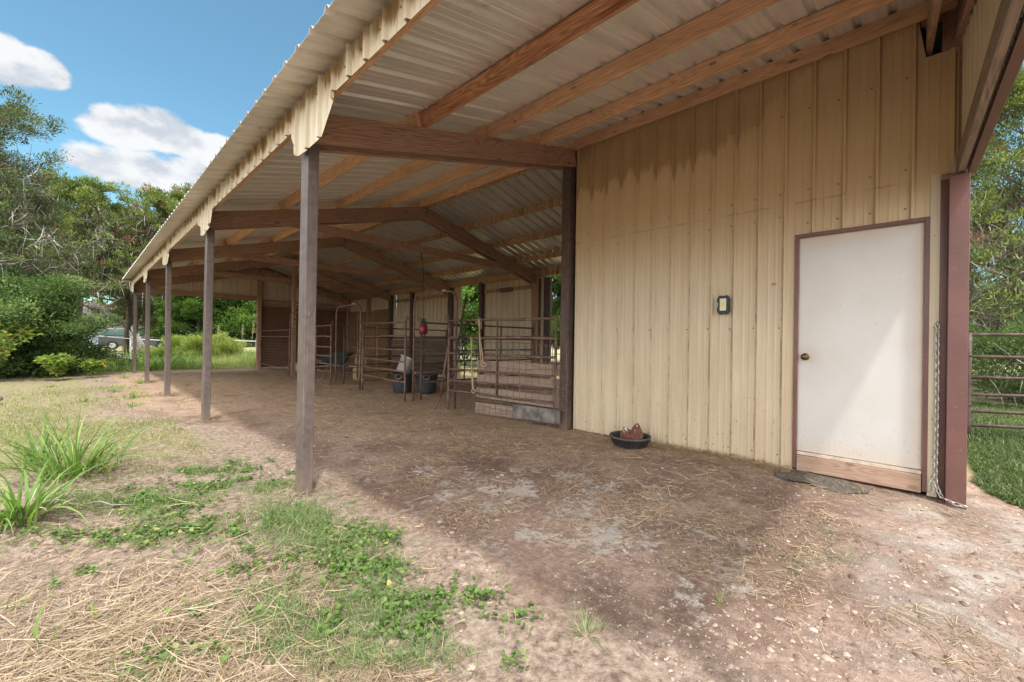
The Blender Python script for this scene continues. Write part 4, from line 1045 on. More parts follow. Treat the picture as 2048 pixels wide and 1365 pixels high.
def tree(name, loc, h, r, label, cat='tree', group=None, mat='cedar', seed=1, limbs=26, base=.12, clump=(.34, 46), leaf=(.13, .05), dead=0, sub=6, up=.45, kind='cedar', rot=0, stems=1, prof=None, lean=(0, 0), trunk_r=None, side=None, deadz=(0, 1.), bark='bark', gap=.2):
    g = np.random.default_rng(seed); S = []; C = []; Dn = []; tw = []
    tr = trunk_r or h*.022
    prof = prof or (lambda t: (1-t)**.75+.10 if kind == 'cedar' else math.sin(math.pi*min(1, t*.92+.08))**.7+.08)
    for st in range(stems):
        sa = st*2.4+seed; off = np.array([math.cos(sa), math.sin(sa), 0])*(.25*(stems > 1))
        pts = [off*.3+np.array([0, 0, -.2])]
        for k in range(1, 9):
            t = k/8; wob = g.normal(size=2)*.05*h/8
            pts.append(np.array([off[0]*(1+3*t*(stems > 1))+lean[0]*t*h+wob[0], off[1]*(1+3*t*(stems > 1))+lean[1]*t*h+wob[1], h*.96*t]))
        for k in range(8): S.append((pts[k], pts[k+1], tr*(1-k/8.6), tr*(1-(k+1)/8.6)))
        for i in range(limbs//stems):
            t = base+(1-base)*((i+.5)/(limbs/stems))**.95*.97; q = t*8; k0 = min(7, int(q)); p = pts[k0]+(pts[k0+1]-pts[k0])*(q-k0)
            az = i*2.39996+seed+g.normal()*.35; L = r*prof(t)*g.uniform(.72, 1.2)
            if side is not None: L *= 1+side[2]*max(0, math.cos(az-side[0]))**2*side[1]
            el = (.15+.75*t) if kind == 'cedar' else (.15+.9*t); el += g.normal()*.12
            cur = np.array(p); rr = tr*(1-t*.85)*.5; n = 6; prev = cur
            for s_ in range(n):
                e = el+(.10 if kind == 'cedar' else .05)*s_*g.normal(); a2 = az+g.normal()*.18
                stp = np.array([math.cos(a2)*math.cos(e), math.sin(a2)*math.cos(e), math.sin(e)-(.05*s_ if kind == 'cedar' else 0)])*L/n
                nxt = cur+stp; S.append((cur, nxt, max(.008, rr*(1-s_/n)), max(.006, rr*(1-(s_+1)/n))))
                if s_ >= 1 or L < 1:
                    for b in range(max(1, sub//3)):
                        a3 = a2+g.choice([-1, 1])*g.uniform(.4, 1.2); Lb = L*(.42-.045*s_)*g.uniform(.6, 1.2)+.15; e3 = e+g.uniform(-.3, .5)
                        dd = np.array([math.cos(a3)*math.cos(e3), math.sin(a3)*math.cos(e3), math.sin(e3)]); m0 = cur+stp*g.uniform(0, 1); q1 = m0+dd*Lb
                        S.append((m0, q1, max(.006, rr*.3), .004)); tw.append((m0, dd))
                        for f in (.45, .75, 1.0):
                            if g.uniform() > gap: C.append(m0+dd*Lb*f+g.normal(size=3)*.07*L/2); Dn.append(dd)
                cur = nxt
            C.append(cur); Dn.append(stp/np.linalg.norm(stp))
    C = np.array(C); Dn = np.array(Dn); nc = len(C)
    per = clump[1]; N = nc*per; ci = np.repeat(np.arange(nc), per)
    dens = g.uniform(.35, 1.25, nc); keep = g.uniform(size=N) < dens[ci]*.9; ci = ci[keep]; N = len(ci)
    u = g.normal(size=(N, 3)); u /= np.linalg.norm(u, axis=1, keepdims=True); rad = clump[0]*g.uniform(.1, 1, N)**.6*g.uniform(.7, 1.25, nc)[ci]
    pos = C[ci]+u*rad[:, None]*np.array([1, 1, .7]); cr = g.normal(size=nc)*.17
    D = Dn[ci]*.6+u*.75+np.array([0, 0, up])+g.normal(size=(N, 3))*.35
    L = leaf[0]*g.uniform(.6, 1.3, N); w = leaf[1]*g.uniform(.7, 1.3, N)
    rn = np.clip(.45+cr[ci]+g.normal(size=N)*.16+u[:, 2]*.06, 0, .96)
    if kind == 'cedar':
        brown = g.uniform(size=nc) < .035; rn = np.where(brown[ci], 1.0, rn)
    T = thing(name, label, cat, loc, rot, group)
    V, F = segs_mesh(S); np_mesh('trunk', V, F, bark, T, smooth=True)
    V, F, a = sprays(pos, D, L, w, rn); np_mesh('crown', V, F, mat, T, rnd=a)
    if dead:
        idx = g.integers(0, len(tw), dead); P = np.array([tw[i][0]+tw[i][1]*g.uniform(0, .8) for i in idx])
        z = P[:, 2]/h; kp = (z > deadz[0]) & (z < deadz[1]); P = P[kp]; n = len(P)
        V, F, a = blades(P, g.uniform(0, 6.28, n), g.uniform(.25, .95, n), g.uniform(.008, .020, n)*(1+h/14), g.uniform(-.9, .8, n), g.uniform(-1.5, 1.5, n), g.uniform(0, 1, n), nseg=4)
        np_mesh('dead_twigs', V, F, 'twig', T, rnd=a)
    return T


def copy_thing(src, loc, rz, sc, label):
    c = src.copy(); COL.objects.link(c); c.location = loc; c.rotation_euler = (0, 0, rz); c.scale = (sc, sc, sc); c['label'] = label
    for ch in src.children:
        k = ch.copy(); COL.objects.link(k); k.parent = c
    return c


def build_trees():
    GC = 'cedars standing beyond the barn on the near side'
    # left side, open front
    tree('cedar_tree', (-3.9, 17.6, 0), 7.3, 3.2, 'tallest cedar at the left edge with sparse branch tips against the cloud', group=GC, mat='cedar_dark', seed=3, limbs=60, dead=8500, clump=(.24, 84), leaf=(.095, .026), sub=9, deadz=(.1, .9), base=.2, side=(-.5, .30, 1.), prof=lambda t: .95-.35*t, gap=.35)
    a = tree('cedar_tree', (-1.3, 28.5, 0), 9.0, 3.3, 'bright green cedar with rusty dead sprays just right of the tallest cedar', group=GC, seed=5, limbs=58, base=.36, dead=9500, clump=(.25, 64), leaf=(.145, .042), sub=8, deadz=(.1, .85), prof=lambda t: (1-t**3)**.6*.9+.15)
    b = tree('cedar_tree', (2.3, 27.5, 0), 9.2, 3.5, 'broad bright cedar rising directly behind the far end of the roof', group=GC, seed=8, limbs=60, base=.33, dead=10500, clump=(.25, 64), leaf=(.145, .042), sub=8, deadz=(.1, .85), prof=lambda t: (1-t**3)**.6*.9+.15)
    copy_thing(a, (-5.2, 27.0, 0), 2.2, 1.0, 'cedar filling the left edge behind the dense dark bush')
    copy_thing(b, (5.6, 31, 0), 1.1, 1.02, 'cedar hidden mostly by the barn roof, behind the far end')
    copy_thing(a, (-3.4, 24.6, 0), 4.0, .78, 'smaller grey-twigged cedar above the dense dark bush')
    # bush and weeds
    tree('dense_bush', (-3.0, 15.5, 0), 2.05, 1.95, 'large dense dark green bush at the left edge of the yard', 'bush', mat='broad_dark', seed=12, limbs=64, base=.02, clump=(.30, 84), leaf=(.075, .045), sub=9, kind='broad', stems=4, up=.2, dead=500, deadz=(0, .5), prof=lambda t: math.sqrt(max(0, 1-(t*.98)**2))*.92+.1, gap=.0)
    tree('dense_bush', (-4.9, 14.2, 0), 2.2, 2.0, 'second dark bush cut off by the left edge of the photo', 'bush', mat='broad_dark', seed=13, limbs=50, base=.02, clump=(.30, 70), leaf=(.075, .045), sub=9, kind='broad', stems=4, up=.2, prof=lambda t: math.sqrt(max(0, 1-(t*.98)**2))*.92+.1, gap=.0)
    GB = 'leafy trees seen through the open far end'
    c = tree('leafy_tree', (5.1, 26.5, 0), 6.2, 3.0, 'leafy light green tree filling the open far end of the barn', group=GB, mat='broad', seed=21, limbs=48, base=.05, clump=(.42, 64), leaf=(.14, .10), sub=8, kind='broad', stems=3, up=.3, prof=lambda t: math.sqrt(max(0, 1-(t*.9)**2))*.95+.1, gap=.0)
    copy_thing(c, (8.9, 24.5, 0), 2.0, .95, 'leafy light green tree behind the far plywood wall')
    copy_thing(c, (3.4, 26.2, 0), 4.1, .62, 'low leafy tree behind the middle posts')
    copy_thing(b, (1.3, 33.6, 0), 3.3, .50, 'small low cedar above the parked SUV, in front of the house')
    copy_thing(a, (.75, 30.5, 0), 5.0, .93, 'bright cedar standing between the two broad ones')
    GS = 'scrubby shrubs in the tall grass'
    d = tree('scrub_shrub', (2.45, 18.9, 0), .85, .62, 'feathery yellow-green shrub between the middle posts', 'shrub', GS, mat='scrub', seed=31, limbs=46, base=.03, clump=(.22, 40), leaf=(.075, .024), sub=8, kind='broad', stems=5, up=.8, gap=.0)
    copy_thing(d, (1.25, 19.4, 0), 1.3, .6, 'feathery yellow-green shrub beside the farthest post')
    copy_thing(d, (3.5, 20.6, 0), 2.6, .85, 'feathery yellow-green shrub at the left side of the far opening')
    # behind the barn
    GR_ = 'trees seen through the back openings'
    copy_thing(c, (13.6, 11.6, 0), .7, 1.0, 'leafy tree framed by the back opening beside the roped panel')
    copy_thing(c, (14.8, 5.6, 0), 1.9, .98, 'leafy tree framed by the narrow opening beside the tack room')
    copy_thing(c, (17.8, 8.6, 0), 2.9, 1.1, 'leafy tree farther behind the back wall opening')
    # right side
    GX = 'cedars beyond the pipe gate'
    e = tree('cedar_tree', (16.2, -5.9, 0), 8.6, 3.6, 'tall layered cedar right of the brown corner post', group=GX, mat='cedar', seed=41, limbs=66, dead=8500, clump=(.20, 50), leaf=(.10, .030), sub=9, base=.1, deadz=(0, .6), prof=lambda t: (1-t)**.55*.95+.15)
    copy_thing(e, (20.5, -4.2, 0), 2.5, 1.0, 'second cedar just behind the brown corner post')
    copy_thing(e, (15.0, -10.5, 0), 4.2, 1.05, 'cedar cut off by the right edge of the photo')
    tree('dense_bush', (12.8, -5.6, 0), 1.0, 1.5, 'low green brush behind the pipe gate', 'bush', mat='broad_dark', seed=44, limbs=40, base=.02, clump=(.25, 44), leaf=(.06, .028), sub=8, kind='broad', stems=5, up=.4, dead=500, gap=.1)
build_trees()


def treeline():
    g = np.random.default_rng(77); C = []
    for k in range(150):
        an = R(-75)+R(240)*k/150+g.normal()*.01; d = g.uniform(58, 95)
        if -.16 < math.pi/2-an-0 < .12 and d < 90: d = 100
        x, y = math.cos(an)*d, math.sin(an)*d; hh = g.uniform(5, 9); rr = g.uniform(3, 5)
        n = 420; u = g.normal(size=(n, 3)); u /= np.linalg.norm(u, axis=1, keepdims=True)
        b = 1+.25*np.sin(u[:, 0]*5+k)+.2*np.sin(u[:, 2]*7+k*2)
        C.append(np.stack([x+u[:, 0]*rr*b, y+u[:, 1]*rr*b, hh*.5+u[:, 2]*hh*.5*b], 1))
    C = np.concatenate(C); n = len(C)
    V, F, a = sprays(C, g.normal(size=(n, 3))+[0, 0, .5], g.uniform(.7, 1.5, n), g.uniform(.5, 1.0, n), np.clip(g.normal(size=n)*.2+.4, 0, .95))
    o = np_mesh('distant_woods', V, F, 'cedar', rnd=a); tag(o, 'far-off belt of dark green woods around the property', 'woods', kind='stuff')
treeline()


# ------------------------------------------------------------------ ground cover
def polar(n, r0, r1, a0=-28, a1=122, pw=1.):
    """points round the standing place, thinning out with distance"""
    r = r0*(r1/r0)**(rng.uniform(size=n)**pw); a = R(1)*rng.uniform(a0, a1, n)
    return CP[0]+np.sin(a)*r, CP[1]+np.cos(a)*r, r


def stuff(name, parts, mat, label, cat, kind='stuff'):
    V = []; F = []; A = []; b = 0
    for v, f, a in parts: V.append(v); F.append(f+b); A.append(a); b += len(v)
    o = np_mesh(name, np.concatenate(V), np.concatenate(F), mat, rnd=np.concatenate(A)); return tag(o, label, cat, kind=kind)


def outside_mask(x, y):
    """>0 outside the drip line, in the straw"""
    return -(x+(vnoise(x, y, 1.1, 21)-.5)*1.0)-.25+np.clip((y-2)/4, 0, 1)*.9*0-np.clip((y-2)/5, 0, 1)*.3


def lying(x, y, r, Lm, wm, rn, lift=.006, el=.10):
    n = len(x); L = Lm*rng.uniform(.35, 1.3, n)*(1+r*.03); w = wm*rng.uniform(.6, 1.4, n)*(1+.16*np.maximum(r-1.5, 0))
    fl = 1.1*vnoise(x, y, .9, 31)*2*np.pi+rng.normal(size=n)*.9      # straw lies in loose swirls
    z = gh(x, y)+rng.uniform(.001, lift*2, n)
    return blades(np.stack([x, y, z], 1), fl, L, w, rng.normal(size=n)*el+.04, rng.normal(size=n)*.25+.05, rn, nseg=2, tip=.6, tw=rng.normal(size=n)*.35)


def build_straw():
    x, y, r = polar(260000, 1.25, 13, pw=1.15); m = outside_mask(x, y)
    p = vnoise(x, y, 1.7, 41)*.6+vnoise(x, y, 6, 42)*.4
    bare = .55*np.exp(-((x-.05)/.35)**2)*(y < 1.2)*(y > -2.3)          # strip of bare grit at the drip line
    turf = (y > 1.8)*.55
    k = (m > -.05) & (rng.uniform(size=len(x)) < np.clip((p-.24)*2.4, .10, .9)*(1-bare*.85)*(1-turf))
    rn = np.clip(.30+p[k]*.4+rng.normal(size=k.sum())*.26-.12, 0, 1)
    A = lying(x[k], y[k], r[k], .062, .0019, rn)
    # thicker pale stalks
    x2, y2, r2 = polar(5000, 1.25, 7); k2 = (outside_mask(x2, y2) > .25) & (vnoise(x2, y2, 1.3, 43) > .42) & (y2 < 1.5)
    B = lying(x2[k2], y2[k2], r2[k2], .16, .0030, np.clip(.72+rng.normal(size=k2.sum())*.15, 0, 1), lift=.016, el=.13)
    # matted swirl in the near corner
    x3 = rng.normal(-1.15, .26, 5200); y3 = rng.normal(-1.35, .36, 5200); r3 = np.hypot(x3-CP[0], y3-CP[1]); k3 = r3 > .8
    D = lying(x3[k3], y3[k3], r3[k3], .13, .0024, np.clip(.62+rng.normal(size=k3.sum())*.2, 0, 1), lift=.014, el=.12)
    # patch near the white door and along the right
    x4, y4, r4 = polar(60000, 1.4, 7, 55, 122); q4 = vnoise(x4, y4, 1.9, 44)*.55+vnoise(x4, y4, 7, 45)*.45
    k4 = (x4 > 1.) & (y4 < -2.2+.5*q4) & (q4 > .40) & (y4 > -3.72-(x4 < 3.3)*2) & ~((x4 > 3.33) & (y4 > -3.78))
    k4 &= rng.uniform(size=len(x4)) < .55
    E_ = lying(x4[k4], y4[k4], r4[k4], .095, .0021, np.clip(.42+rng.normal(size=k4.sum())*.25, 0, 1))
    # straw and chaff gathered round the post feet
    fx2 = []; fy2 = []
    for yy in (0, 3.66, 7.32, 10.98):
        a = rng.uniform(0, 6.28, 420); rr = .09+np.abs(rng.normal(size=420))*.09; fx2.append(-.03+np.cos(a)*rr); fy2.append(yy+np.sin(a)*rr)
    fx2 = np.concatenate(fx2); fy2 = np.concatenate(fy2)
    G_ = lying(fx2, fy2, np.hypot(fx2-CP[0], fy2-CP[1]), .06, .0020, np.clip(.4+rng.normal(size=len(fx2))*.25, 0, 1), lift=.018, el=.35)
    stuff('straw', [A, B, D, E_, G_], 'straw', 'dry tan straw lying over the sunlit ground in front of the barn', 'straw')
    # litter under the roof
    x, y, r = polar(190000, 1.9, 17.5, -12, 100, pw=.8); q = vnoise(x, y, 1.3, 51)*.5+vnoise(x, y, 4.3, 52)*.5
    hz = x*.42+y*.20+(q-.5)*2.8-.45
    k = (x > -.1) & (outside_mask(x, y) < .1) & (y > -3.2) & ~((x > 3.42) & (y < .1)) & (y < 15.2) & (rng.uniform(size=len(x)) < np.clip((hz-.1)*.9, .04, 1))
    rn = np.clip(.40+rng.normal(size=k.sum())*.26+(q[k]-.5)*.5, 0, 1)
    A = lying(x[k], y[k], r[k], .062, .0021, rn, lift=.008, el=.16)
    x2, y2, r2 = polar(5000, 2.2, 12, 0, 90); k2 = (x2 > .6) & ~((x2 > 3.4) & (y2 < .1)) & (y2 > -2.2)
    B = lying(x2[k2], y2[k2], r2[k2], .15, .0022, np.clip(.85+rng.normal(size=k2.sum())*.12, 0, 1), lift=.01, el=.12)
    # drift of litter by the foot of the wall
    yw = rng.uniform(-2.6, -1.25, 2600); xw = 3.47-np.abs(rng.normal(size=2600))*.10
    Dw = lying(xw, yw, np.hypot(xw-CP[0], yw-CP[1]), .06, .002, np.clip(.5+rng.normal(size=2600)*.2, 0, 1), lift=.02, el=.3)
    stuff('hay_litter', [A, B, Dw], 'litter', 'brown chopped hay and litter trodden into the barn floor', 'litter')
build_straw()


def build_pebbles():
    x, y, r = polar(22000, 1.3, 9, 0, 122); q = vnoise(x, y, 2.1, 61)
    k = (x > -.35) & ~((x > 3.30) & (y > -3.8)) & (q+.25*(y < -2)*(x > .3)+.3*((x > .5) & (y < -2.7)) > .52) & (y > -4.6); k &= rng.uniform(size=len(x)) < np.where(y < -2.0, .9, .42)
    x, y, r = x[k], y[k], r[k]; n = len(x)
    sz = np.minimum(.0013+rng.exponential(.0013, n)*(1+.12*r)+.0006*r, .016)
    # slightly larger flat limestones by the corner
    xb = rng.uniform(1.2, 3.5, 150); yb = -3.35-rng.uniform(0, 1., 150); kb = ~((xb > 3.3) & (yb > -3.8)); xb, yb = xb[kb], yb[kb]
    x = np.concatenate([x, xb]); y = np.concatenate([y, yb]); sz = np.concatenate([sz, rng.uniform(.005, .016, len(xb))]); n = len(x)
    t = (1+5**.5)/2; base = np.array([(-1, t, 0), (1, t, 0), (-1, -t, 0), (1, -t, 0), (0, -1, t), (0, 1, t), (0, -1, -t), (0, 1, -t), (t, 0, -1), (t, 0, 1), (-t, 0, -1), (-t, 0, 1)])/1.9
    ff = np.array([(0, 11, 5), (0, 5, 1), (0, 1, 7), (0, 7, 10), (0, 10, 11), (1, 5, 9), (5, 11, 4), (11, 10, 2), (10, 7, 6), (7, 1, 8), (3, 9, 4), (3, 4, 2), (3, 2, 6), (3, 6, 8), (3, 8, 9), (4, 9, 5), (2, 4, 11), (6, 2, 10), (8, 6, 7), (9, 8, 1)])
    V = base[None]*(1+rng.uniform(-.3, .3, (n, 12, 1)))*sz[:, None, None]*np.stack([rng.uniform(.7, 1.5, n), rng.uniform(.7, 1.2, n), rng.uniform(.3, .65, n)], 1)[:, None]
    a = rng.uniform(0, 6.28, n); ca, sa = np.cos(a)[:, None], np.sin(a)[:, None]
    V = np.stack([V[..., 0]*ca-V[..., 1]*sa, V[..., 0]*sa+V[..., 1]*ca, V[..., 2]], 2)+np.stack([x, y, gh(x, y)+sz*.12], 1)[:, None]
    o = np_mesh('pebbles', V.reshape(-1, 3), (ff[None]+(np.arange(n)*12)[:, None, None]).reshape(-1, 3), 'pebble', rnd=np.repeat(rng.uniform(0, 1, n), 12)); tag(o, 'pale limestone pebbles scattered over the dirt', 'pebbles', kind='stuff')
M['pebble'] = material('pebbles', m_leaf, stops=[(0, (.17, .13, .105)), (.45, (.30, .245, .205)), (.88, (.43, .375, .32)), (1, (.55, .50, .44))], trans=0., rough=.9)
build_pebbles()

CL = [(-0.53, 0.77, 0.20, -0.20, -0.05, -0.29), (-0.89, 0.53, 0.30, -0.29, -0.03, -0.30), (-0.14, 0.44, 0.09, -0.09, -0.05, -0.16), (-0.88, -0.18, 0.19, -0.19, -0.03, -0.25), (-0.71, -0.16, 0.15, -0.15, -0.05, -0.30), (-1.16, 0.05, 0.16, -0.16, -0.00, -0.13), (-0.36, -1.17, 0.20, -0.20, -0.08, -0.20), (-0.20, -1.40, 0.11, -0.11, -0.07, -0.13), (-0.10, -1.82, 0.18, -0.18, -0.07, -0.09), (-0.34, -1.80, 0.27, -0.27, -0.06, -0.11), (-0.88, -1.50, 0.04, -0.04, -0.01, -0.05), (0.04, -1.99, 0.07, -0.07, -0.03, -0.03), (-0.14, -2.37, 0.03, -0.03, -0.03, -0.03), (0.05, -2.19, 0.06, -0.06, -0.03, -0.03), (-1.38, 0.23, 0.12, -0.12, 0.01, -0.13), (-0.07, -0.89, 0.13, -0.13, -0.08, -0.17), (-0.22, 1.03, 0.13, -0.12, -0.03, -0.14)]
GRS = [(-0.23, -0.52, 0.26, -0.25, -0.14, -0.41), (-0.15, -0.99, 0.19, -0.19, -0.11, -0.24), (-0.65, -1.49, 0.13, -0.13, -0.04, -0.14), (-0.43, -1.66, 0.23, -0.23, -0.09, -0.19), (-0.73, -1.61, 0.10, -0.10, -0.02, -0.07), (-0.36, -2.06, 0.12, -0.12, -0.04, -0.06), (-0.54, -1.91, 0.14, -0.15, -0.03, -0.07), (-1.01, 0.71, 0.30, -0.29, -0.02, -0.22), (1.64, -3.09, 0.25, -0.24, -0.17, -0.02)]


for _k in range(34): CL.append((random.uniform(-1.35, .12), random.uniform(-2.1, 1.3), random.uniform(.03, .09), -.05, -.02, -random.uniform(.04, .10)))
for _k in range(14): GRS.insert(0, (random.uniform(-1.2, .05), random.uniform(-1.6, 1.3), random.uniform(.06, .14), -.08, -.03, -random.uniform(.06, .14)))


def in_patches(Pt, dens, seed, edge=.35):
    xs = []; ys = []
    for i, (cx, cy, ax, ay, bx, by) in enumerate(Pt):
        area = math.pi*abs(ax*by-ay*bx); n = max(12, int(area*dens*1.5)); u = rng.normal(size=(n, 2))*.62
        x = cx+ax*u[:, 0]+bx*u[:, 1]; y = cy+ay*u[:, 0]+by*u[:, 1]
        k = vnoise(x, y, 8, seed+i)+vnoise(x, y, 22, seed)*.4 > edge+.12*np.hypot(u[:, 0], u[:, 1]); xs.append(x[k]); ys.append(y[k])
    return np.concatenate(xs), np.concatenate(ys)


def build_clods():
    x, y, r = polar(11000, 1.3, 12, -28, 118); k = ~((x > 3.3) & (y > -3.8)) & (vnoise(x, y, 1.6, 66) > .45); x, y, r = x[k], y[k], r[k]; n = len(x)
    sz = (.003+rng.exponential(.0045, n))*np.where(x < 0, 1.25, .8); sz = np.minimum(sz, .017)
    th = np.linspace(0, 2*np.pi, 8)[:-1]; ring = [(0, 0, 1.)]+[(math.cos(a), math.sin(a), .62) for a in th]+[(1.25*math.cos(a+.3), 1.25*math.sin(a+.3), -.2) for a in th]
    base = np.array(ring); ff = [(0, 1+i, 1+(i+1) % 7) for i in range(7)]+[(1+i, 8+i, 1+(i+1) % 7) for i in range(7)]+[(1+(i+1) % 7, 8+i, 8+(i+1) % 7) for i in range(7)]; ff = np.array(ff)
    V = base[None]*(1+rng.uniform(-.28, .28, (n, 15, 1)))*sz[:, None, None]*np.stack([rng.uniform(.8, 1.5, n), rng.uniform(.7, 1.2, n), rng.uniform(.35, .8, n)], 1)[:, None]
    V = V+np.stack([x, y, gh(x, y)], 1)[:, None]
    o = np_mesh('dirt_clods', V.reshape(-1, 3), (ff[None]+(np.arange(n)*15)[:, None, None]).reshape(-1, 3), 'clod', rnd=np.repeat(rng.uniform(0, 1, n), 15), smooth=True); tag(o, 'small brown clods of dirt and dung scattered over the ground', 'dirt clods', kind='stuff')
M['clod'] = material('dirt_clods', m_leaf, stops=[(0, (.12, .08, .06)), (.5, (.24, .175, .14)), (1, (.38, .30, .245))], trans=0., rough=.95)
build_clods()


def build_weeds():
    x, y = in_patches(CL, 3100, 71, .53); n = len(x); s = rng.uniform(.0045, .0145, n)
    z = gh(x, y)+rng.uniform(.006, .038, n); k = 9
    an = np.arange(k)*2*np.pi/k; rr = np.array([.55, .95, 1.05, .92, 1.1, .92, 1.05, .95, .55])
    # each leaf a cupped, lobed disc with a notch at its stalk
    fx_, fy_ = np.cos(an+.35)*rr, np.sin(an+.35)*rr
    ring = np.stack([fx_, fy_, .22*rr*np.where(np.arange(k) % 2, 1, .6)], 1)
    L = np.concatenate([np.zeros((1, 3)), ring])[None]*s[:, None, None]
    a = rng.uniform(0, 6.28, n); tl = rng.normal(size=n)*.38; t2 = rng.normal(size=n)*.38
    X = L[..., 0]; Y = L[..., 1]; Z = L[..., 2]
    Y, Z = Y*np.cos(tl)[:, None]-Z*np.sin(tl)[:, None], Y*np.sin(tl)[:, None]+Z*np.cos(tl)[:, None]
    X, Z = X*np.cos(t2)[:, None]-Z*np.sin(t2)[:, None], X*np.sin(t2)[:, None]+Z*np.cos(t2)[:, None]
    X, Y = X*np.cos(a)[:, None]-Y*np.sin(a)[:, None], X*np.sin(a)[:, None]+Y*np.cos(a)[:, None]
    V = np.stack([X, Y, Z], 2)+np.stack([x, y, z], 1)[:, None]
    ff = np.array([(0, 1+i, 1+(i+1) % k) for i in range(k)])
    F = (ff[None]+(np.arange(n)*(k+1))[:, None, None]).reshape(-1, 3)
    o = np_mesh('mallow_ground_cover', V.reshape(-1, 3), F, 'clover', rnd=np.repeat(np.clip(.45+rng.normal(size=n)*.24, 0, 1), k+1)); tag(o, 'low round-leaved green weeds creeping over the straw', 'weeds', kind='stuff')
    # bermuda and crabgrass patches
    x, y = in_patches(GRS[:-1], 11000, 91, .40); n = len(x)
    A = blades(np.stack([x, y, gh(x, y)], 1), rng.uniform(0, 6.28, n), rng.uniform(.02, .085, n), rng.uniform(.0016, .0036, n), rng.uniform(.15, 1.3, n), rng.uniform(.1, 1.4, n), np.clip(.5+rng.normal(size=n)*.25, 0, 1), nseg=3)
    x, y = in_patches(CL, 900, 95, .5); n = len(x)
    B = blades(np.stack([x, y, gh(x, y)], 1), rng.uniform(0, 6.28, n), rng.uniform(.02, .10, n), rng.uniform(.0014, .003, n), rng.uniform(.1, 1.2, n), rng.uniform(.1, 1.2, n), np.clip(.6+rng.normal(size=n)*.3, 0, 1), nseg=3)
    x, y = in_patches(GRS[-1:], 1500, 99, .5); n = len(x)
    C_ = blades(np.stack([x, y, gh(x, y)], 1), rng.uniform(0, 6.28, n), rng.uniform(.02, .08, n), rng.uniform(.0016, .003, n), rng.uniform(.1, .9, n), rng.uniform(.1, 1.2, n), np.clip(.4+rng.normal(size=n)*.3, 0, 1), nseg=3)
    stuff('creeping_grass', [A, B, C_], 'bluegrass', 'patches of fine blue-green grass creeping through the straw', 'grass')
    # short sunburnt turf left of the posts
    x, y, r = polar(190000, 3.0, 13.5, -28, 30, pw=.9); q = vnoise(x, y, 1.2, 101)*.6+vnoise(x, y, 5, 102)*.4
    k = (x < -.30+.35*(q-.5)) & (y > .7+q) & (y < 13) & (rng.uniform(size=len(x)) < np.clip((q-.30)*3, .05, 1)*np.clip((y-1)/1.2, 0, 1)); x, y, r, q = x[k], y[k], r[k], q[k]; n = len(x)
    A = blades(np.stack([x, y, gh(x, y)], 1), rng.uniform(0, 6.28, n), rng.uniform(.025, .085, n), rng.uniform(.0022, .0042, n)*(1+.09*r), rng.uniform(.3, 1.5, n), rng.uniform(0, 1.2, n), np.clip(.30+(1-q)*.45+rng.normal(size=n)*.26, 0, 1), nseg=2)
    stuff('short_turf', [A], 'drygrass', 'short half-dry turf in the yard left of the posts', 'grass')
    # lush weeds beyond the corner
    x = 3.2+rng.uniform(0, 1, 170000)**1.5*9; y = -3.80-rng.uniform(0, 1, 170000)**1.6*6.5; q = vnoise(x, y, 1.5, 111)
    k = (y < -3.80-.14*q-np.clip(4.3-x, 0, 1)*.30); x, y = x[k], y[k]; n = len(x)
    A = blades(np.stack([x, y, gh(x, y)], 1), rng.uniform(0, 6.28, n), rng.uniform(.03, .11, n)*(.5+vnoise(x, y, .9, 112)), rng.uniform(.006, .015, n), rng.uniform(.4, 1.5, n), rng.uniform(.2, 1.6, n), np.clip(.45+rng.normal(size=n)*.26, 0, 1), nseg=2)
    # grassy paddock behind the barn
    x2 = rng.uniform(7.6, 17, 26000); y2 = rng.uniform(-3, 15, 26000); kk = vnoise(x2, y2, .6, 115) > .42; x2, y2 = x2[kk], y2[kk]; n = len(x2)
    B = blades(np.stack([x2, y2, gh(x2, y2)], 1), rng.uniform(0, 6.28, n), rng.uniform(.06, .22, n), rng.uniform(.008, .016, n), rng.uniform(.5, 1.5, n), rng.uniform(.2, 1.3, n), np.clip(.6+rng.normal(size=n)*.26, 0, 1), nseg=2)
    stuff('lush_weeds', [A, B], 'lawn', 'lush green weeds beyond the brown corner post and behind the barn', 'weeds')
    # tall meadow past the far end
    x = rng.uniform(-6, 8.5, 90000); y = 15.0+rng.uniform(0, 1, 90000)**1.35*9; q = vnoise(x, y, .8, 121)*.6+vnoise(x, y, 2.5, 122)*.4
    k = (y > 15.1+1.2*(q-.4)+np.clip(-.4-x, 0, 3)*.3) & ~((x < -1.6) & (y < 17.5)) & (rng.uniform(size=len(x)) < .35+q); x, y, q = x[k], y[k], q[k]; n = len(x)
    hgt = (.22+.45*np.clip((y-15)/2.6, 0, 1))*np.where(x < 1.2, .8, 1)*(.55+.75*q)*rng.uniform(.5, 1.15, n)
    pale = np.exp(-((x-3.0)/1.1)**2)*(vnoise(x, y, 1.6, 125) > .38)
    A = blades(np.stack([x, y, gh(x, y)], 1), rng.uniform(0, 6.28, n), hgt, rng.uniform(.006, .013, n), rng.uniform(.9, 1.5, n), rng.uniform(.1, 1.2, n), np.clip(.30+.36*pale+rng.normal(size=n)*.2, 0, 1), nseg=3)
    stuff('tall_meadow_grass', [A], 'meadow', 'tall unmown grass starting past the far end of the barn', 'grass')
build_weeds()


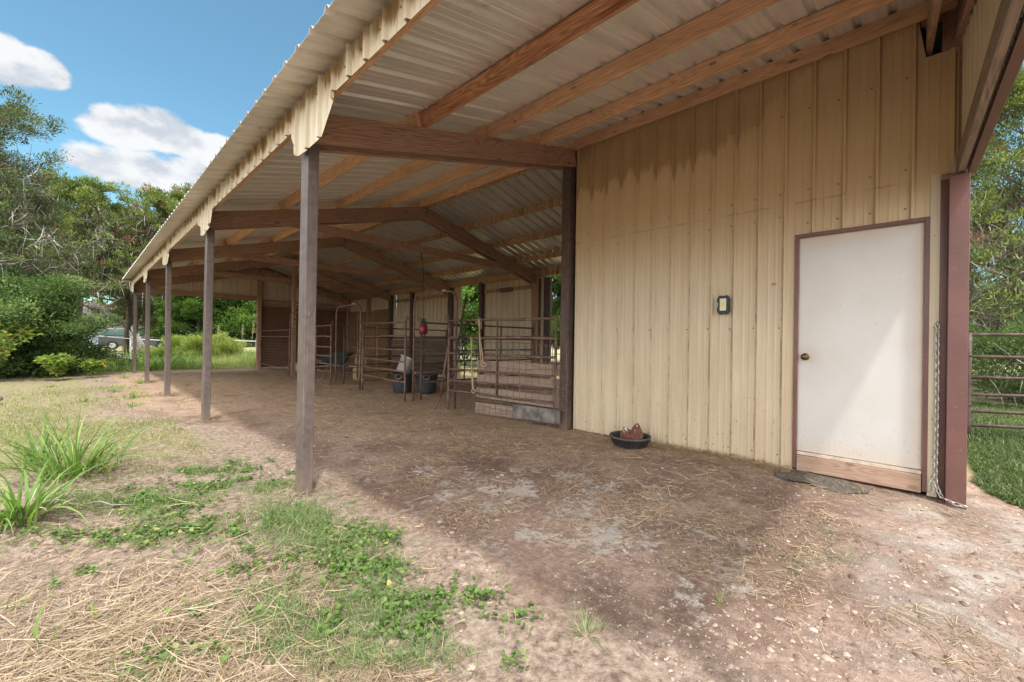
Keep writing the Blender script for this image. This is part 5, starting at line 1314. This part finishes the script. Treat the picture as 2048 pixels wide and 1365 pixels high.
def clump(name, loc, n, L, w, label, cat, group=None, mat='grass', spread=.08, e=(.9, 1.5), bend=(.3, 1.6), seed=1, dry=0, rn=.5, nseg=6):
    g = np.random.default_rng(seed); a = g.uniform(0, 6.28, n); d = np.abs(g.normal(size=n))*spread
    t = thing(name, label, cat, (loc[0], loc[1], float(gh(loc[0], loc[1]))-.005), 0, group)
    V, F, A = blades(np.stack([np.cos(a)*d, np.sin(a)*d, 0*a], 1), a+g.normal(size=n)*.5, L*g.uniform(.45, 1.1, n), w*g.uniform(.6, 1.2, n), g.uniform(*e, n), g.uniform(*bend, n), np.clip(rn+g.normal(size=n)*.2, 0, 1), nseg=nseg, tip=.03, tw=g.normal(size=n)*.3)
    np_mesh('blades', V, F, mat, t, rnd=A)
    if dry:
        a = g.uniform(0, 6.28, dry); V, F, A = blades(np.stack([np.cos(a)*spread*.8, np.sin(a)*spread*.8, 0*a], 1), a, L*.5*g.uniform(.3, 1, dry), w*.6*np.ones(dry), g.uniform(.3, 1.4, dry), g.uniform(.2, 1.4, dry), np.clip(.7+g.normal(size=dry)*.2, 0, 1), nseg=4)
        np_mesh('dry_stalks', V, F, 'straw', t, rnd=A)
    return t


GT = 'tall broad-bladed grass clumps'
clump('grass_clump', (-1.50, .66), 110, .50, .021, 'broad-bladed grass clump nearest the bottom left, with pale dry stalks at its base', 'grass clump', GT, seed=3, dry=60, spread=.09, rn=.45, bend=(.5, 2.3))
clump('grass_clump', (-1.28, 1.68), 150, .66, .018, 'taller leafy grass clump behind the left-edge clump', 'grass clump', GT, seed=4, dry=40, spread=.15, rn=.42, bend=(.4, 2.1))
clump('grass_clump', (-1.46, 2.35), 90, .62, .018, 'grass clump cut off by the left edge behind the taller clump', 'grass clump', GT, seed=5, spread=.13, bend=(.4, 2.1), rn=.4)
clump('grass_stalk', (-.99, 2.30), 8, .52, .014, 'lone arching grass stalk right of the tall clumps', 'grass stalk', seed=16, spread=.03, bend=(.8, 1.8))
clump('grass_sprig', (-1.36, -.93), 11, .17, .008, 'few upright green blades rising from straw in the lower left corner', 'grass sprig', 'small grass sprigs in the straw', seed=7, spread=.05, bend=(.0, .7), rn=.6)
clump('grass_sprig', (-1.17, -.98), 7, .15, .007, 'slim green blades just right of the lower left sprig', 'grass sprig', 'small grass sprigs in the straw', seed=8, spread=.04, bend=(.0, .8), rn=.6)
clump('grass_sprig', (-1.46, -.55), 9, .15, .010, 'pale green sprig at the left edge above the lower left sprig', 'grass sprig', 'small grass sprigs in the straw', seed=9, spread=.03, rn=.7)
clump('grass_tuft', (-.852, -.712), 90, .075, .0022, 'round fine tuft alone in the straw at lower left', 'grass tuft', seed=10, spread=.018, e=(.4, 1.5), bend=(.1, .8), rn=.55, nseg=4)
clump('grass_tuft', (-.573, -1.711), 50, .085, .003, 'spiky tuft among the low weeds near the bottom', 'grass tuft', seed=11, spread=.02, e=(.6, 1.5), bend=(.1, .7), rn=.5, nseg=4)
clump('grass_tuft', (.20, -2.46), 42, .15, .0042, 'straggly blue-green tuft with dry runners at the bottom middle', 'grass tuft', mat='bluegrass', seed=12, spread=.03, e=(.2, 1.4), bend=(.1, 1.2), rn=.45, dry=60, nseg=5)
clump('grass_sprig', (.834, -2.783), 7, .10, .008, 'single green shoot in a little straw on the bare dirt', 'grass sprig', 'small grass sprigs in the straw', seed=13, spread=.012, dry=26, e=(1.1, 1.5), bend=(0, .5))
clump('grass_tuft', (-.156, 1.302), 30, .09, .006, 'small dry tuft left of the nearest post', 'grass tuft', seed=14, spread=.03, rn=.6)
clump('grass_tuft', (2.0, -3.05), 40, .07, .003, 'thin dark green tuft in straw on the right', 'grass tuft', seed=15, spread=.05, mat='bluegrass', rn=.25)
ORD = ['nearest', 'second nearest', 'third nearest', 'fourth nearest', 'fifth nearest', 'sixth nearest', 'seventh nearest', 'second farthest', 'farthest']
YW = [(-.72, 8.7), (-.5, 7.5), (-.95, 9.6), (-.2, 10.4), (-1.2, 7.2), (-.9, 11.6), (-.35, 12.4), (-1.7, 10.7), (-.6, 6.2)]
ORL = ['leftmost', 'second from the left', 'third from the left', 'fourth from the left', 'fifth from the left', 'third from the right', 'second from the right', 'rightmost']
for i, (x, y) in enumerate(((-.72, 8.7), (-.5, 7.5), (-.95, 9.6), (-.2, 10.4), (-1.2, 7.2), (-.9, 11.6), (-.35, 12.4), (-1.7, 10.7), (-.6, 6.2))):
    clump('yard_weed', (x, y), 34, random.uniform(.16, .3), .012, 'leafy weed in the bare dirt by the left posts, %s of the nine' % ORD[sorted(YW, key=lambda q: q[1]).index((x, y))], 'weed', 'weeds sprouting in the bare dirt', seed=30+i, spread=.07, rn=.6)
for i, (x, y) in enumerate(((.4, 15.9), (.95, 16.2), (1.6, 16.3), (-.2, 16.4), (4.6, 16.3), (4.15, 16.7), (5.0, 16.9), (3.7, 17.2))):
    clump('tall_grass_clump', (x, y), 80, random.uniform(.85, 1.2), .026, 'tall arching grass clump past the far end, %s of eight' % ORL[sorted([-.2, .4, .95, 1.6, 3.7, 4.15, 4.6, 5.0]).index(x)], 'grass clump', 'tall arching clumps past the far end', seed=50+i, spread=.22, rn=.55 if x > 3 else .35)


def poke(name, loc, stems, L, label, seed, leafn=44, s=.13):
    g = np.random.default_rng(seed); t = thing(name, label, 'weed', (loc[0], loc[1], 0), 0, 'pale broad-leaved weeds in front of the bush')
    C = []; D = []
    for k in range(stems):
        a = g.uniform(0, 6.28); b = g.uniform(.4, 1.1); pts = []
        for q in range(9):
            f = q/8; pts.append((math.cos(a)*L*.55*f**1.6*b, math.sin(a)*L*.55*f**1.6*b, L*f*(1.05-.35*f*b)+.02))
        MB().tube(pts, [.006*(1-.8*i/8)+.002 for i in range(9)], 6).build('stem', 'stem_red' if k % 4 == 0 else 'poke_stem', t)
        for i in range(leafn):
            f = g.uniform(.25, 1); q = min(7, int(f*8)); p = np.array(pts[q])+(np.array(pts[q+1])-np.array(pts[q]))*(f*8-q); C.append(p); an = g.uniform(0, 6.28); D.append([math.cos(an), math.sin(an), g.uniform(-.9, .5)])
    C = np.array(C); n = len(C); V, F, A = sprays(C, np.array(D), s*g.uniform(.6, 1.3, n), s*.5*g.uniform(.7, 1.2, n), np.clip(.4+g.normal(size=n)*.25, 0, 1)); np_mesh('leaves', V, F, 'poke', t, rnd=A)
poke('broad_weed', (-1.65, 12.9), 26, .75, 'sprawling pale-leaved weed with red stems at the foot of the dark bush', 3)
poke('broad_weed', (-1.0, 13.2), 18, .55, 'smaller pale-leaved weed right of the red-stemmed one', 4)
poke('broad_weed', (-2.75, 13.0), 16, 1.75, 'tall pale-leaved weed climbing the left part of the bush', 5, 40)

# bleached snag, fallen logs, sticks
m = MB(); g = random.Random(5)
for k in range(9):
    a = g.uniform(0, 6.28); x, y = .14*math.cos(a), .14*math.sin(a); h = g.uniform(.7, 1.7)
    m.tube([(x, y, -.1), (x*1.1-.10*h, y, h*.5), (x*1.2-.28*h, y*1.3, h)], [.10, .07, .008], 6)
o = m.build('splintered_stump', 'deadwood'); o.location = (.80, 22.1, 0); tag(o, 'bleached splintered stump leaning beside the farthest post', 'stump')
m = MB(); m.tube([(0, 0, .12), (.5, .1, .10), (1.1, .05, .09)], [.09, .08, .05], 8); o = m.build('fallen_log', 'deadwood'); o.location = (-.75, 17.0, .45); o.rotation_euler = (0, R(12), R(-35)); tag(o, 'short grey fallen branch lying in the weeds left of the posts', 'log')
m = MB(); m.tube([(-.55, 0, .12), (-.2, .03, .15), (.05, .05, .13), (.22, .04, .07)], [.15, .16, .12, .03], 9); m.tube([(0, .05, .15), (.12, -.12, .2), (.2, -.22, .12)], [.05, .035, .01], 6)
o = m.build('fallen_log', 'deadwood'); o.location = (-2.38, 7.95, 0); o.rotation_euler = (0, 0, R(-30)); tag(o, 'bleached log end poking in at the left edge of the yard', 'log')
for (x, y, L, a, r_, lb) in ((-1.22, .74, .34, -.75, .004, 'long bent dry stick by the left grass clump'), (-.85, .30, .45, -.6, .003, 'straight pale stalk lying beside the bent stick')):
    m = MB(); m.tube([(0, 0, .02), (L*.3, .01, .035), (L*.6, -.02, .02), (L, 0, .015)], [r_, r_, r_*.8, r_*.4], 6); o = m.build('stick', 'twigwood' if r_ > .003 else 'rope'); o.location = (x, y, 0); o.rotation_euler = (0, 0, a); tag(o, lb, 'stick', 'sticks on the straw')
# sorghum-like seed plumes past the open end
for i, (x, y, h) in enumerate(((2.75, 17.9, 1.75), (3.6, 17.7, 1.8), (3.95, 17.5, 1.95), (4.3, 18.0, 1.9), (2.5, 18.4, 1.8))):
    t = thing('seed_plume', 'pale seed plume above the tall grass, %s of five' % ['leftmost', 'second from the left', 'middle one', 'second from the right', 'rightmost'][sorted([2.75, 3.6, 3.95, 4.3, 2.5]).index(x)], 'seed plume', (x, y, 0), 0, 'seed plumes above the tall grass'); MB().tube([(0, 0, 0), (.04, 0, h*.5), (.10, .03, h*.8)], .006, 5).build('stalk', 'poke' if 0 else 'rope', t)
    g2 = np.random.default_rng(90+i); n = 150; f = g2.uniform(0, 1, n); C = np.stack([.10+g2.normal(size=n)*.05*(1-f), .03+g2.normal(size=n)*.05*(1-f), h*.72+f*h*.25], 1)
    V, F, A = sprays(C, g2.normal(size=(n, 3))+[0, 0, 1.5], g2.uniform(.03, .07, n), g2.uniform(.01, .02, n), g2.uniform(0, 1, n)); np_mesh('seed_head', V, F, 'seed', t, rnd=A)
